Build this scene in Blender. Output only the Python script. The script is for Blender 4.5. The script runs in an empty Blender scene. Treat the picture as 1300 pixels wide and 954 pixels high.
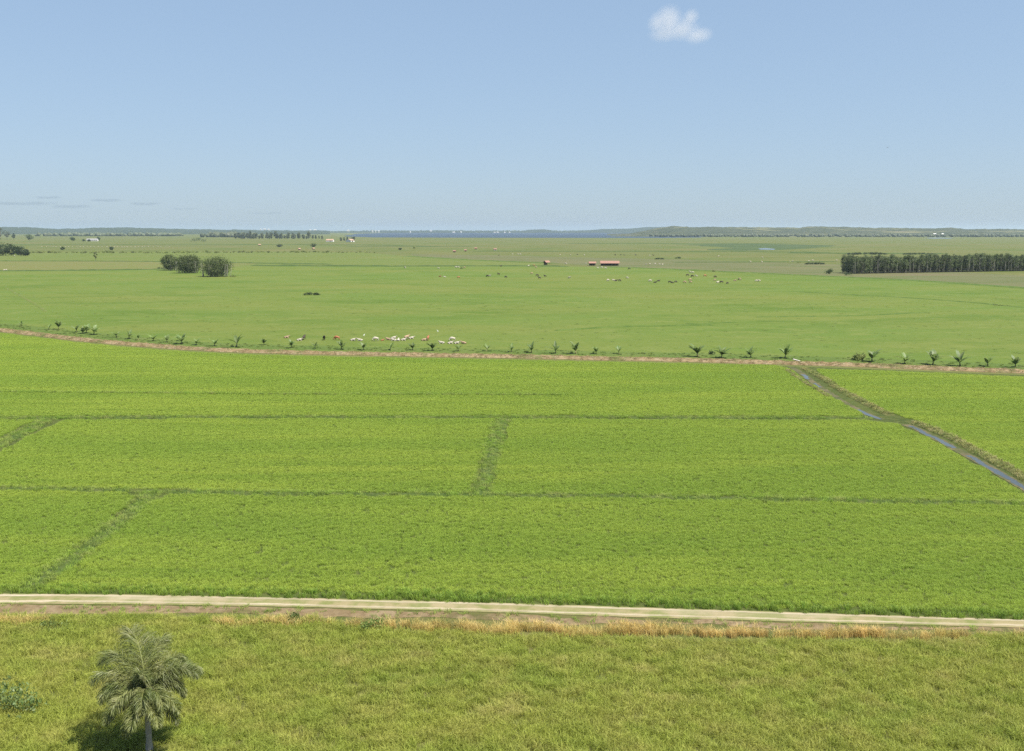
import bpy, bmesh, math, random
from mathutils import Vector, Matrix, noise
from mathutils.geometry import tessellate_polygon
random.seed(11)
R = math.radians
scn = bpy.context.scene
COL = scn.collection

# ------------------------------------------------------------------ camera
H = 32.0
F = 1250.0
YH = 292.0
PITCH = math.atan((432 - YH) / F)
CP, SP = math.cos(PITCH), math.sin(PITCH)
cam = bpy.data.cameras.new('camera')
cam.lens = 36 * F / 1300
cam.sensor_width = 36
cam.shift_y = -45 / 1300
cam.clip_start = 0.5
cam.clip_end = 90000
camo = bpy.data.objects.new('camera', cam)
camo.location = (0, 0, H)
camo.rotation_euler = (math.pi / 2 - PITCH, 0, 0)
COL.objects.link(camo)
scn.camera = camo


def ray(px, py):
    x, y = (px - 650) / F, (432 - py) / F
    return Vector((x, CP + y * SP, -SP + y * CP))


def P(px, py, z=0.0):                      # the ground point seen at a place of the photograph
    d = ray(px, py)
    t = (z - H) / d.z
    return Vector((d.x * t, d.y * t, z))


def pxm(py):                               # photo pixels per metre at a ground row
    return F / P(650, py).y


# ------------------------------------------------------------------ materials
class NT:
    def __init__(s, tree):
        s.t = tree

    def n(s, typ, **kw):
        nd = s.t.nodes.new(typ)
        for k, v in kw.items():
            if k == 'i':
                for a, b in v.items():
                    if isinstance(b, bpy.types.NodeSocket):
                        s.t.links.new(b, nd.inputs[a])
                    else:
                        nd.inputs[a].default_value = b
            else:
                setattr(nd, k, v)
        return nd

    def noise(s, vec, scale, detail=4, rough=.55, mscale=(1, 1, 1), seed=0):
        m = s.n('ShaderNodeMapping', i={'Vector': vec, 'Scale': mscale, 'Location': (seed * 7.3, seed * 3.1, seed * 1.7)})
        return s.n('ShaderNodeTexNoise', i={'Vector': m.outputs[0], 'Scale': scale, 'Detail': detail, 'Roughness': rough}).outputs['Fac']

    def ramp(s, fac, a, b):
        return s.n('ShaderNodeMapRange', i={'Value': fac, 'From Min': a, 'From Max': b}).outputs['Result']

    def mix(s, fac, a, b):
        nd = s.n('ShaderNodeMix', data_type='RGBA')
        for idx, v in ((0, fac), (6, a), (7, b)):
            if isinstance(v, bpy.types.NodeSocket):
                s.t.links.new(v, nd.inputs[idx])
            else:
                nd.inputs[idx].default_value = v if idx == 0 else (*v, 1)
        return nd.outputs[2]

    def math(s, op, a, b):
        nd = s.n('ShaderNodeMath', operation=op)
        for k, v in ((0, a), (1, b)):
            if isinstance(v, bpy.types.NodeSocket):
                s.t.links.new(v, nd.inputs[k])
            else:
                nd.inputs[k].default_value = v
        return nd.outputs[0]


def new_mat(name):
    m = bpy.data.materials.new(name)
    m.use_nodes = True
    m.node_tree.nodes.clear()
    return m, NT(m.node_tree)


def finish(t, shader, vol=False):
    o = t.n('ShaderNodeOutputMaterial')
    t.t.links.new(shader, o.inputs['Volume' if vol else 'Surface'])


def simple(name, col, rough=.8, var=.25, scale=1.5, col2=None, bump=0.0, spec=.3):
    m, t = new_mat(name)
    pos = t.n('ShaderNodeNewGeometry').outputs['Position']
    f = t.ramp(t.noise(pos, scale), .3, .7)
    c2 = col2 or tuple(c * (1 - var) for c in col)
    c = t.mix(f, col, c2)
    p = t.n('ShaderNodeBsdfPrincipled', i={'Base Color': c, 'Roughness': rough, 'Specular IOR Level': spec})
    if bump:
        b = t.n('ShaderNodeBump', i={'Height': t.noise(pos, scale * 4), 'Strength': 1.0, 'Distance': bump})
        t.t.links.new(b.outputs[0], p.inputs['Normal'])
    finish(t, p.outputs[0])
    return m


def leafmat(name, ca, cb, cc=None, patch=.03, mscale=(1, 1, 1), fine=.8, trans=.3, rnd=.35, spec=.25, amp=(.38, .62), dry=None, fms=(1, 1, 1)):
    """blades and leaves: broad patches, finer mottling and a spread from plant to plant"""
    m, t = new_mat(name)
    pos = t.n('ShaderNodeNewGeometry').outputs['Position']
    oi = t.n('ShaderNodeObjectInfo').outputs['Random']
    f1 = t.ramp(t.noise(pos, patch, 5, .6, mscale), amp[0], amp[1])
    c = t.mix(f1, ca, cb)
    if cc:
        f2 = t.ramp(t.noise(pos, fine, 3, .6, fms, 3), .42, .7)
        c = t.mix(f2, c, cc)
    if dry:
        f3 = t.ramp(t.noise(pos, dry[1], 4, .6, (1, 1, .3), 9), dry[2], dry[3])
        c = t.mix(f3, c, dry[0])
    v = t.n('ShaderNodeMapRange', i={'Value': oi, 'To Min': 1 - rnd, 'To Max': 1 + rnd}).outputs[0]
    hs = t.n('ShaderNodeHueSaturation', i={'Color': c, 'Value': v, 'Saturation': 1.0})
    p = t.n('ShaderNodeBsdfPrincipled', i={'Base Color': hs.outputs[0], 'Roughness': .55, 'Specular IOR Level': spec})
    tr = t.n('ShaderNodeBsdfTranslucent', i={'Color': hs.outputs[0]})
    mx = t.n('ShaderNodeMixShader', i={0: trans, 1: p.outputs[0], 2: tr.outputs[0]})
    finish(t, mx.outputs[0])
    return m


def groundmat(name, cols, scales, bump=.15, bscale=1.2, rough=.95, thr=None):
    """layers of noise, coarse to fine, each mixing in one more colour"""
    m, t = new_mat(name)
    pos = t.n('ShaderNodeNewGeometry').outputs['Position']
    cols = [tuple(v * GS for v in q) for q in cols]
    c = cols[0]
    for k, (col, sc) in enumerate(zip(cols[1:], scales)):
        s, ms = sc if isinstance(sc, tuple) else (sc, (1, 1, 1))
        lo, hi = thr[k] if thr else (.42, .62)
        f = t.ramp(t.noise(pos, s, 6, .6, ms, k * 2 + 1), lo, hi)
        c = t.mix(f, c, col)
    p = t.n('ShaderNodeBsdfPrincipled', i={'Base Color': c, 'Roughness': rough, 'Specular IOR Level': .1})
    b = t.n('ShaderNodeBump', i={'Height': t.noise(pos, bscale, 5, .7), 'Strength': 1.0, 'Distance': bump})
    t.t.links.new(b.outputs[0], p.inputs['Normal'])
    finish(t, p.outputs[0])
    return m


GS = .55
M = {}
M['plain'] = groundmat('plain_grass', [(.150, .178, .048), (.178, .175, .06), (.12, .158, .036), (.205, .20, .072), (.104, .142, .032)],
                       [(.0035, (1, 1, 1)), (.008, (1, 1, 1)), (.03, (.6, 1, 1)), .15], .25, .6, thr=[(.4, .6), (.45, .65), (.52, .72), (.5, .75)])
M['midgrass'] = groundmat('mid_pasture_grass', [(.142, .195, .04), (.17, .195, .05), (.122, .178, .032), (.18, .21, .058)],
                          [(.008, (.5, 1, 1)), (.03, (.5, 1, 1)), .25], .2, .8)
M['pasture'] = groundmat('pasture_grass', [(.137, .205, .036), (.175, .21, .044), (.112, .178, .026), (.19, .23, .055), (.092, .15, .022)],
                         [(.012, (.6, 1, 1)), (.035, (.45, 1, 1)), (.16, (.6, 1, 1)), .7], .2, .9,
                         thr=[(.4, .62), (.5, .66), (.5, .72), (.56, .74)])
M['paddymud'] = groundmat('paddy_floor', [(.085, .115, .026), (.06, .085, .02), (.11, .13, .035)], [.1, .7], .08, 2)
M['meadow'] = groundmat('meadow_soil', [(.13, .14, .04), (.085, .11, .025), (.16, .15, .055)], [.12, .8], .1, 2)
M['bund'] = groundmat('bund_grass', [(.085, .13, .03), (.12, .14, .045), (.065, .105, .022)], [.3, 1.2], .1, 3)
M['dryearth'] = groundmat('dry_earth', [(.26, .19, .10), (.33, .25, .15), (.13, .13, .045), (.20, .14, .075)], [.4, .22, 1.6], .12, 3,
                          thr=[(.4, .6), (.55, .65), (.45, .7)])
M['ditchbank'] = groundmat('ditch_bank_grass', [(.17, .19, .055), (.21, .19, .085), (.12, .16, .04)], [.3, 1.0], .1, 3)
M['mud'] = groundmat('ditch_mud', [(.15, .13, .065), (.20, .17, .09), (.09, .11, .035)], [.5, .35], .1, 3, rough=.7)
M['straw'] = leafmat('dry_straw', (.37, .28, .155), (.30, .22, .115), (.27, .27, .10), .2, fine=.5, trans=.3, rnd=.3)
M['strawbank'] = groundmat('straw_bank', [(.36, .265, .145), (.27, .195, .10), (.42, .335, .21), (.15, .17, .055)], [.25, .8, .12], .2, 2.5,
                           thr=[(.4, .62), (.45, .7), (.54, .64)])
M['rice'] = leafmat('rice_blades', (.340, .426, .068), (.262, .368, .056), (.262, .362, .054), .05, (.25, 1.3, 1), fine=.42, fms=(.07, 1, 1), trans=.52, rnd=.10, amp=(.40, .62))
M['bundgrass'] = leafmat('bund_blades', (.225, .345, .052), (.27, .36, .066), (.33, .36, .11), .12, fine=.5, trans=.5, rnd=.25)
M['fringe'] = leafmat('fringe_blades', (.17, .27, .04), (.23, .32, .05), None, .12, trans=.45, rnd=.3)
M['meadowgrass'] = leafmat('meadow_blades', (.325, .358, .066), (.268, .328, .056), (.365, .37, .088), .07, (.5, 1, 1), fine=.4, trans=.5, rnd=.2,
                           dry=((.42, .38, .13), .22, .56, .78))
M['golden'] = leafmat('golden_blades', (.64, .485, .20), (.56, .43, .155), (.44, .38, .12), .25, fine=.3, trans=.45, rnd=.25)
M['pastweed'] = leafmat('pasture_weed_blades', (.11, .175, .035), (.16, .205, .05), (.18, .215, .06), .05, fine=.2, trans=.5, rnd=.25)
M['road'] = None
M['bark'] = simple('bark', (.20, .17, .13), .9, .4, 3)
M['palebark'] = simple('pale_bark', (.30, .28, .25), .9, .35, 2)
M['grove'] = leafmat('grove_leaves', (.08, .115, .042), (.12, .155, .058), (.14, .16, .08), .15, fine=.5, trans=.35, rnd=.3)
M['clump'] = leafmat('clump_leaves', (.07, .105, .030), (.11, .145, .044), (.14, .155, .068), .2, fine=.6, trans=.32, rnd=.2)
M['darkleaf'] = leafmat('dark_leaves', (.035, .065, .024), (.06, .09, .03), (.075, .10, .04), .1, fine=.4, trans=.2, rnd=.25)
M['shrub'] = leafmat('shrub_leaves', (.24, .28, .085), (.30, .31, .115), (.19, .24, .075), .02, fine=.2, trans=.55, rnd=.3)
M['weedleaf'] = leafmat('weed_leaves', (.13, .19, .045), (.18, .23, .06), (.10, .15, .035), .5, fine=1.5, trans=.4, rnd=.2)
M['banana'] = leafmat('banana_leaves', (.10, .17, .042), (.15, .215, .06), (.21, .245, .09), .4, fine=1.2, trans=.45, rnd=.25, spec=.5)
M['banstem'] = simple('banana_stem', (.20, .19, .07), .7, .4, 3)
M['palmleaf'] = leafmat('palm_leaflets', (.10, .135, .03), (.15, .175, .042), (.245, .25, .095), .5, fine=1.2, trans=.35, rnd=.15, spec=.6,
                        amp=(.35, .65))
M['rachis'] = simple('palm_rachis', (.17, .19, .055), .5, .3, 3)
M['wood'] = leafmat('far_wood_leaves', (.10, .125, .07), (.15, .165, .095), (.11, .135, .07), .01, fine=.06, trans=.35, rnd=.2)
M['hill'] = groundmat('hill_cover', [(.065, .082, .038), (.09, .10, .045), (.20, .195, .09), (.26, .205, .13), (.05, .065, .03)],
                      [.02, (.0032, (.5, 1, 1)), (.004, (1, 1.5, 1)), .012], 2, .08, thr=[(.4, .6), (.53, .58), (.64, .67), (.5, .58)])
M['bluehill'] = groundmat('wooded_hill_cover', [(.05, .075, .035), (.075, .095, .045), (.04, .06, .03)], [.004, .02], 2, .08)
M['white'] = simple('white_wall_paint', (.62, .60, .57), .8, .1, .3)
M['greywall'] = simple('pale_wall', (.55, .53, .50), .85, .2, .4)
M['greyroof'] = simple('grey_roof', (.32, .31, .31), .8, .3, .5)
M['redroof'] = simple('red_tiles', (.27, .15, .11), .8, .3, 1.2, bump=.05)
M['paleroof'] = simple('orange_tiles', (.34, .225, .15), .8, .25, .6)
M['dark'] = simple('dark_opening', (.03, .028, .025), .9, .2, 1)
M['timber'] = simple('weathered_timber', (.16, .12, .085), .9, .4, 2)
M['slab'] = simple('pale_concrete', (.62, .58, .54), .85, .2, 2)
M['cow_white'] = simple('white_hide', (.40, .36, .29), .8, .25, 2)
M['cow_tan'] = simple('tan_hide', (.34, .235, .15), .8, .3, 1.5)
M['cow_red'] = simple('red_brown_hide', (.30, .115, .055), .8, .3, 1.5)
M['cow_dark'] = simple('dark_brown_hide', (.045, .032, .024), .7, .3, 1.5)
M['bird'] = simple('grey_feathers', (.12, .12, .13), .8, .2, 2)
M['egret'] = simple('white_feathers', (.78, .78, .76), .8, .1, 2)


def water(name, deep, rough, bump, bscale):
    m, t = new_mat(name)
    pos = t.n('ShaderNodeNewGeometry').outputs['Position']
    f = t.ramp(t.noise(pos, bscale * .02, 4), .4, .6)
    c = t.mix(f, deep, tuple(x * .75 for x in deep))
    b = t.n('ShaderNodeBump', i={'Height': t.noise(pos, bscale, 3), 'Strength': 1.0, 'Distance': bump})
    p = t.n('ShaderNodeBsdfPrincipled', i={'Base Color': c, 'Roughness': rough, 'IOR': 1.33, 'Specular IOR Level': .5 if bscale > 1 else .1, 'Normal': b.outputs[0]})
    finish(t, p.outputs[0])
    return m


M['lake'] = water('lake_water', (.022, .034, .048), .35, .5, .3)
M['ditchwater'] = water('ditch_water', (.05, .055, .05), .08, .02, 3)
M['pond'] = water('pond_water', (.04, .06, .09), .1, .02, 1)


# ------------------------------------------------------------------ mesh helpers
class MB:
    def __init__(s):
        s.v, s.f, s.uv = [], [], None

    def add(s, vs, fs):
        o = len(s.v)
        s.v += [tuple(p) for p in vs]
        s.f += [tuple(i + o for i in f) for f in fs]

    def box(s, c, sz, rz=0):
        x, y, z = sz[0] / 2, sz[1] / 2, sz[2] / 2
        m = Matrix.Rotation(rz, 3, 'Z')
        vs = [m @ Vector((a * x, b * y, d * z)) + Vector(c) for a in (-1, 1) for b in (-1, 1) for d in (-1, 1)]
        s.add(vs, [(0, 1, 3, 2), (4, 6, 7, 5), (0, 4, 5, 1), (2, 3, 7, 6), (0, 2, 6, 4), (1, 5, 7, 3)])

    def tube(s, pts, rads, n=6):
        pts = [Vector(p) for p in pts]
        vs, fs = [], []
        for k, p in enumerate(pts):
            d = (pts[min(k + 1, len(pts) - 1)] - pts[max(k - 1, 0)]).normalized()
            a = d.orthogonal().normalized()
            b = d.cross(a)
            for j in range(n):
                an = 2 * math.pi * j / n
                vs.append(p + (a * math.cos(an) + b * math.sin(an)) * rads[k])
        for k in range(len(pts) - 1):
            for j in range(n):
                j2 = (j + 1) % n
                fs.append((k * n + j, k * n + j2, (k + 1) * n + j2, (k + 1) * n + j))
        fs.append(tuple(range(n))[::-1])
        fs.append(tuple((len(pts) - 1) * n + j for j in range(n)))
        s.add(vs, fs)

    def mesh(s, name, mat, smooth=False):
        me = bpy.data.meshes.new(name)
        me.from_pydata(s.v, [], s.f)
        if s.uv:
            ul = me.uv_layers.new(name='UVMap')
            for lp in me.loops:
                ul.data[lp.index].uv = s.uv[lp.vertex_index]
        if mat:
            me.materials.append(mat)
        if smooth:
            me.polygons.foreach_set('use_smooth', [True] * len(me.polygons))
        me.update()
        return me

    def build(s, name, mat, parent=None, smooth=False, loc=None):
        o = bpy.data.objects.new(name, s.mesh(name, mat, smooth))
        COL.objects.link(o)
        if parent:
            o.parent = parent
        if loc is not None:
            o.location = loc
        return o


def tag(o, label=None, cat=None, group=None, kind=None):
    for k, v in (('label', label), ('category', cat), ('group', group), ('kind', kind)):
        if v:
            o[k] = v
    return o


def empty(name, loc, rz=0):
    o = bpy.data.objects.new(name, None)
    o.empty_display_size = .5
    o.location = loc
    o.rotation_euler = (0, 0, rz)
    COL.objects.link(o)
    return o


def copy_tree(o, parent=None):
    c = o.copy()
    COL.objects.link(c)
    if parent:
        c.parent = parent
    for ch in list(o.children):
        copy_tree(ch, c)
    return c


ORD = ['leftmost', 'second', 'third', 'fourth', 'fifth', 'sixth', 'seventh', 'eighth', 'ninth', 'tenth', 'eleventh', 'twelfth', 'thirteenth',
       'fourteenth', 'fifteenth', 'sixteenth', 'seventeenth', 'eighteenth', 'nineteenth', 'twentieth']
TENS = {2: 'twenty', 3: 'thirty', 4: 'forty'}


def ordn(k):
    if k < 20:
        return ORD[k]
    n = k + 1
    if n % 10 == 0:
        return {30: 'thirtieth', 40: 'fortieth'}[n]
    return TENS[n // 10] + '-' + ('first' if n % 10 == 1 else ORD[n % 10 - 1])


def ordl(k):                                # 'leftmost' / 'third from the left'
    return ORD[0] if k == 0 else ordn(k) + ' from the left'


def densify(pts, step, jit=0.0, seed=0):
    """resample a closed world polygon, with a wandering edge"""
    out = []
    n = len(pts)
    for k in range(n):
        a, b = pts[k], pts[(k + 1) % n]
        L = (b - a).length
        m = max(1, int(L / step))
        for j in range(m):
            p = a.lerp(b, j / m)
            if jit:
                s = 1.0 / (step * 3)
                p = p + Vector((noise.noise((p.x * s, p.y * s, seed)), noise.noise((p.x * s, p.y * s, seed + 9)), 0)) * jit
            out.append(p)
    return out


def polymesh(polys, z):
    mb = MB()
    for pl in polys:
        pts = [Vector((p.x, p.y, z)) for p in pl]
        tr = tessellate_polygon([pts])
        fs = []
        for a, b, c in tr:
            if (pts[b] - pts[a]).cross(pts[c] - pts[a]).z < 0:
                a, b, c = a, c, b
            fs.append((a, b, c))
        mb.add(pts, fs)
    return mb


def px_poly(pp, step=2.0, jit=0.0, seed=0):
    return densify([P(*q) for q in pp], step, jit, seed)


def resample(pts, step):
    out = [pts[0]]
    for a, b in zip(pts, pts[1:]):
        m = max(1, int((b - a).length / step))
        out += [a.lerp(b, j / m) for j in range(1, m + 1)]
    return out


def smooth_line(pts, it=2):
    for _ in range(it):
        q = [pts[0]]
        for a, b in zip(pts, pts[1:]):
            q += [a.lerp(b, .25), a.lerp(b, .75)]
        q.append(pts[-1])
        pts = q
    return pts


def ribbon(line, width, prof, step=1.0, z=.06, jit=.0, lump=0.0, lscale=.6, seed=0, edge=0.0):
    """a strip along a world polyline; prof lists (across 0..1, height)"""
    line = resample(line, step)
    mb = MB()
    uv, u, n = [], 0.0, len(prof)
    for k, p in enumerate(line):
        if k:
            u += (p - line[k - 1]).length
        d = (line[min(k + 1, len(line) - 1)] - line[max(k - 1, 0)])
        d.z = 0
        d.normalize()
        nr = Vector((-d.y, d.x, 0))
        w = width(k / (len(line) - 1)) if callable(width) else width
        e0 = edge * noise.noise((u * .25, seed, 1)) + edge * .7 * noise.noise((u * 1.1, seed, 2))
        e1 = edge * noise.noise((u * .25, seed, 5)) + edge * .7 * noise.noise((u * 1.1, seed, 6))
        c = jit * noise.noise((u * .05, seed, 3))
        for a, h in prof:
            off = (a - .5) * w + c + (e0 * (1 - a) + e1 * a)
            q = Vector((p.x, p.y, 0)) + nr * off
            hz = h * min(1.0, k * step / 1.6, (len(line) - 1 - k) * step / 1.6)
            if lump and hz > 0.001:
                hz = max(.01, hz * (1 + lump * noise.noise((q.x * lscale, q.y * lscale, seed)) + lump * .6 * noise.noise((q.x * lscale * 3, q.y * lscale * 3, seed))))
            mb.v.append((q.x, q.y, z + hz))
            uv.append((u, a))
    for k in range(len(line) - 1):
        for j in range(n - 1):
            a = k * n + j
            mb.f.append((a, a + n, a + n + 1, a + 1))
    mb.uv = uv
    return mb


FLAT = [(0, 0), (1, 0)]
RIDGE = [(0, 0), (.25, .7), (.5, 1), (.75, .7), (1, 0)]


def prof(h, base=RIDGE):
    return [(a, b * h) for a, b in base]


# ------------------------------------------------------------------ grass: many tufts, one 'stuff' object per stand
def tuft(n, rad, h, w, lean, rng, droop=.35):
    vs, fs = [], []
    for _ in range(n):
        a = rng.uniform(0, 6.283)
        r = rad * math.sqrt(rng.random())
        x, y = r * math.cos(a), r * math.sin(a)
        hh = h * rng.uniform(.6, 1.1)
        ld = rng.uniform(0, 6.283)
        ln = lean * rng.uniform(.2, 1) * hh
        dx, dy = math.cos(ld) * ln, math.sin(ld) * ln
        wa = rng.uniform(0, 6.283)
        wx, wy = math.cos(wa) * w / 2, math.sin(wa) * w / 2
        o = len(vs)
        vs += [(x - wx, y - wy, 0), (x + wx, y + wy, 0),
               (x + dx * .4 + wx * .9, y + dy * .4 + wy * .9, hh * .6), (x + dx * .4 - wx * .9, y + dy * .4 - wy * .9, hh * .6),
               (x + dx * (1 + droop), y + dy * (1 + droop), hh * (1 - droop * lean * .6))]
        fs += [(o, o + 1, o + 2, o + 3), (o + 3, o + 2, o + 4)]
    return vs, fs


def gn_group():
    g = bpy.data.node_groups.new('tuft_scatter', 'GeometryNodeTree')
    it = g.interface
    it.new_socket('Geometry', in_out='INPUT', socket_type='NodeSocketGeometry')
    for nm, df in (('Density', 5.0), ('Scale Min', .8), ('Scale Max', 1.2), ('Patch', 0.0), ('Patch Scale', .1)):
        it.new_socket(nm, in_out='INPUT', socket_type='NodeSocketFloat').default_value = df
    it.new_socket('Seed', in_out='INPUT', socket_type='NodeSocketInt')
    it.new_socket('Geometry', in_out='OUTPUT', socket_type='NodeSocketGeometry')
    N, L = g.nodes, g.links
    gi, go = N.new('NodeGroupInput'), N.new('NodeGroupOutput')

    def sel(val):
        na = N.new('GeometryNodeInputNamedAttribute')
        na.data_type = 'INT'
        na.inputs['Name'].default_value = 'variant'
        cp = N.new('FunctionNodeCompare')
        cp.data_type = 'INT'
        cp.operation = 'EQUAL'
        ins = [s for s in cp.inputs if s.type == 'INT']
        L.new(na.outputs[0], ins[0])
        ins[1].default_value = val
        sg = N.new('GeometryNodeSeparateGeometry')
        sg.domain = 'FACE'
        L.new(gi.outputs['Geometry'], sg.inputs['Geometry'])
        L.new(cp.outputs[0], sg.inputs['Selection'])
        return sg.outputs[0]
    dp = N.new('GeometryNodeDistributePointsOnFaces')
    L.new(sel(0), dp.inputs['Mesh'])
    L.new(gi.outputs['Seed'], dp.inputs['Seed'])
    # density thinned in patches
    pos = N.new('GeometryNodeInputPosition')
    nz = N.new('ShaderNodeTexNoise')
    nz.inputs['Detail'].default_value = 3
    L.new(pos.outputs[0], nz.inputs['Vector'])
    L.new(gi.outputs['Patch Scale'], nz.inputs['Scale'])
    mr = N.new('ShaderNodeMapRange')
    mr.inputs['From Min'].default_value = .42
    mr.inputs['From Max'].default_value = .6
    L.new(nz.outputs[0], mr.inputs['Value'])
    m1 = N.new('ShaderNodeMath'); m1.operation = 'MULTIPLY'
    L.new(mr.outputs[0], m1.inputs[0]); L.new(gi.outputs['Patch'], m1.inputs[1])
    m2 = N.new('ShaderNodeMath'); m2.operation = 'SUBTRACT'
    m2.inputs[0].default_value = 1
    L.new(m1.outputs[0], m2.inputs[1])
    m3 = N.new('ShaderNodeMath'); m3.operation = 'MULTIPLY'
    L.new(m2.outputs[0], m3.inputs[0]); L.new(gi.outputs['Density'], m3.inputs[1])
    L.new(m3.outputs[0], dp.inputs['Density'])
    jn = N.new('GeometryNodeJoinGeometry')
    for v in (3, 2, 1):
        gt = N.new('GeometryNodeGeometryToInstance')
        L.new(sel(v), gt.inputs[0])
        L.new(gt.outputs[0], jn.inputs[0])
    ip = N.new('GeometryNodeInstanceOnPoints')
    L.new(dp.outputs['Points'], ip.inputs['Points'])
    L.new(jn.outputs[0], ip.inputs['Instance'])
    ip.inputs['Pick Instance'].default_value = True
    ri = N.new('FunctionNodeRandomValue'); ri.data_type = 'INT'
    ii = [s for s in ri.inputs if s.type == 'INT']
    ii[0].default_value = 0; ii[1].default_value = 2
    L.new([o for o in ri.outputs if o.type == 'INT'][0], ip.inputs['Instance Index'])
    rr = N.new('FunctionNodeRandomValue'); rr.data_type = 'FLOAT_VECTOR'
    rr.inputs[0].default_value = (0, 0, 0); rr.inputs[1].default_value = (0, 0, 6.283)
    L.new(rr.outputs[0], ip.inputs['Rotation'])
    rs = N.new('FunctionNodeRandomValue'); rs.data_type = 'FLOAT'
    fi = [s for s in rs.inputs if s.type == 'VALUE']
    L.new(gi.outputs['Scale Min'], fi[0]); L.new(gi.outputs['Scale Max'], fi[1])
    L.new([o for o in rs.outputs if o.type == 'VALUE'][0], ip.inputs['Scale'])
    L.new(ip.outputs[0], go.inputs[0])
    return g


GN = gn_group()


def stand(name, mb, spec, density, mat, label, cat, smin=.8, smax=1.25, patch=0.0, pscale=.1, seed=1):
    rng = random.Random(seed)
    out = MB()
    out.add(mb.v, mb.f)
    var = [0] * len(mb.f)
    for k in (1, 2, 3):
        vs, fs = tuft(rng=rng, **spec)
        out.add(vs, fs)
        var += [k] * len(fs)
    me = out.mesh(name, mat)
    at = me.attributes.new('variant', 'INT', 'FACE')
    at.data.foreach_set('value', var)
    o = bpy.data.objects.new(name, me)
    COL.objects.link(o)
    md = o.modifiers.new('tufts', 'NODES')
    md.node_group = GN
    ids = {s.name: s.identifier for s in GN.interface.items_tree if s.in_out == 'INPUT'}
    for k, v in (('Density', density), ('Scale Min', smin), ('Scale Max', smax), ('Patch', patch), ('Patch Scale', pscale), ('Seed', seed)):
        md[ids[k]] = v
    tag(o, label, cat, kind='stuff')
    return o


# ------------------------------------------------------------------ the ground and its zones
g = MB()
g.add([(-26000, -3000, 0), (26000, -3000, 0), (26000, 30000, 0), (-26000, 30000, 0)], [(0, 1, 2, 3)])
tag(g.build('ground', M['plain']), kind='structure')

BANK = [(-200, 404), (-100, 411), (0, 418), (50, 424), (100, 430), (150, 435), (200, 439), (250, 442.5), (300, 445), (350, 446.3), (400, 447.5),
        (500, 449.5), (600, 451.3), (700, 453.2), (800, 455.2), (900, 457.6), (1000, 460.3), (1100, 463.6), (1200, 467.6), (1300, 471.5), (1480, 479)]
NEARTOP = [(-260, 345), (60, 344.5), (210, 342.4), (320, 338.3), (480, 338.6), (680, 338.2), (760, 339.2), (850, 342), (930, 346), (1040, 351),
           (1110, 354), (1180, 358), (1300, 366), (1560, 384)]
tag(polymesh([px_poly(NEARTOP + [(1560, 482), (1300, 473)] + BANK[::-1][2:], 6, 2.5, 1)], .05).build('pasture', M['pasture']), kind='structure')
MID = [(-300, 320.3), (200, 320.3), (460, 320.6), (520, 326), (580, 329.6), (620, 331.6), (690, 334.6), (705, 338.5), (480, 339.5), (320, 339.2),
       (210, 343.3), (60, 345.5), (-300, 346)]
tag(polymesh([px_poly(MID, 15, 5, 2)], .025).build('mid_pasture', M['midgrass']), kind='structure')
tag(polymesh([px_poly([(-300, 332.2), (60, 332), (200, 332.4), (330, 335), (300, 338.6), (212, 341.8), (60, 343.8), (-300, 344.2)], 12, 4, 3)], .04)
    .build('grazed_strip', groundmat('grazed_grass', [(.178, .198, .058), (.155, .198, .046), (.20, .192, .068)], [(.015, (.4, 1, 1)), .1], .2, .8)), kind='structure')
tag(polymesh([px_poly([(520, 323), (640, 324.5), (700, 326.5), (860, 329.5), (1060, 336), (1300, 350.5), (1560, 368), (1560, 381), (1300, 365), (1180, 357),
                       (1110, 353), (1040, 350), (930, 345.2), (850, 341.2), (760, 338.4), (700, 334), (620, 331), (580, 329), (530, 326)], 14, 6, 4)], .03)
    .build('marsh_flat', groundmat('marsh_flat_grass', [(.155, .165, .07), (.18, .175, .08), (.13, .155, .055), (.19, .16, .09)],
                                   [(.01, (.4, 1, 1)), (.03, (.5, 1, 1)), (.02, (.3, 1, 1))], .2, .7, thr=[(.4, .6), (.45, .65), (.6, .7)])), kind='structure')
tag(polymesh([px_poly([(862, 311), (930, 309.2), (1010, 310.5), (1060, 312), (1040, 315), (985, 317.8), (940, 318.8), (890, 317.5), (935, 315)], 30, 22, 5)], .03)
    .build('reed_bed', groundmat('reed_bed_grass', [(.085, .13, .045), (.11, .15, .05), (.075, .11, .04)], [.01, .05], .4, .5)), kind='structure')
ROADTOP = [(-200, 752), (0, 754.3), (200, 756), (400, 760.2), (650, 766.5), (800, 771.5), (1050, 779.5), (1300, 787.5), (1500, 793)]
ROADBOT = [(-200, 766), (0, 767), (200, 768.4), (400, 771.8), (650, 778.8), (800, 784.2), (1050, 791.4), (1300, 797.6), (1500, 802)]
tag(polymesh([px_poly([(a, b + 5) for a, b in BANK] + ROADTOP[::-1], 8)], .02).build('paddy_floor', M['paddymud']), kind='structure')
tag(polymesh([px_poly(ROADBOT + [(2600, 1250), (-1300, 1250)], 8)], .02).build('meadow', M['meadow']), kind='structure')

# the farm track: two wheel ruts, a grass crown and a crumbling edge, all in one surface
m, t = new_mat('track_surface')
uvn = t.n('ShaderNodeUVMap', uv_map='UVMap')
sx = t.n('ShaderNodeSeparateXYZ', i={0: uvn.outputs[0]})
pos = t.n('ShaderNodeNewGeometry').outputs['Position']
wob = t.n('ShaderNodeMapRange', i={'Value': t.noise(pos, .12, 5, .6), 'To Min': -.13, 'To Max': .13}).outputs[0]
vv = t.math('ADD', sx.outputs[1], wob)
fine = t.n('ShaderNodeMapRange', i={'Value': t.noise(pos, 2.2, 5, .65, (.4, 1, 1), 4), 'To Min': -.10, 'To Max': .10}).outputs[0]
vf = t.math('ADD', vv, fine)


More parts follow.
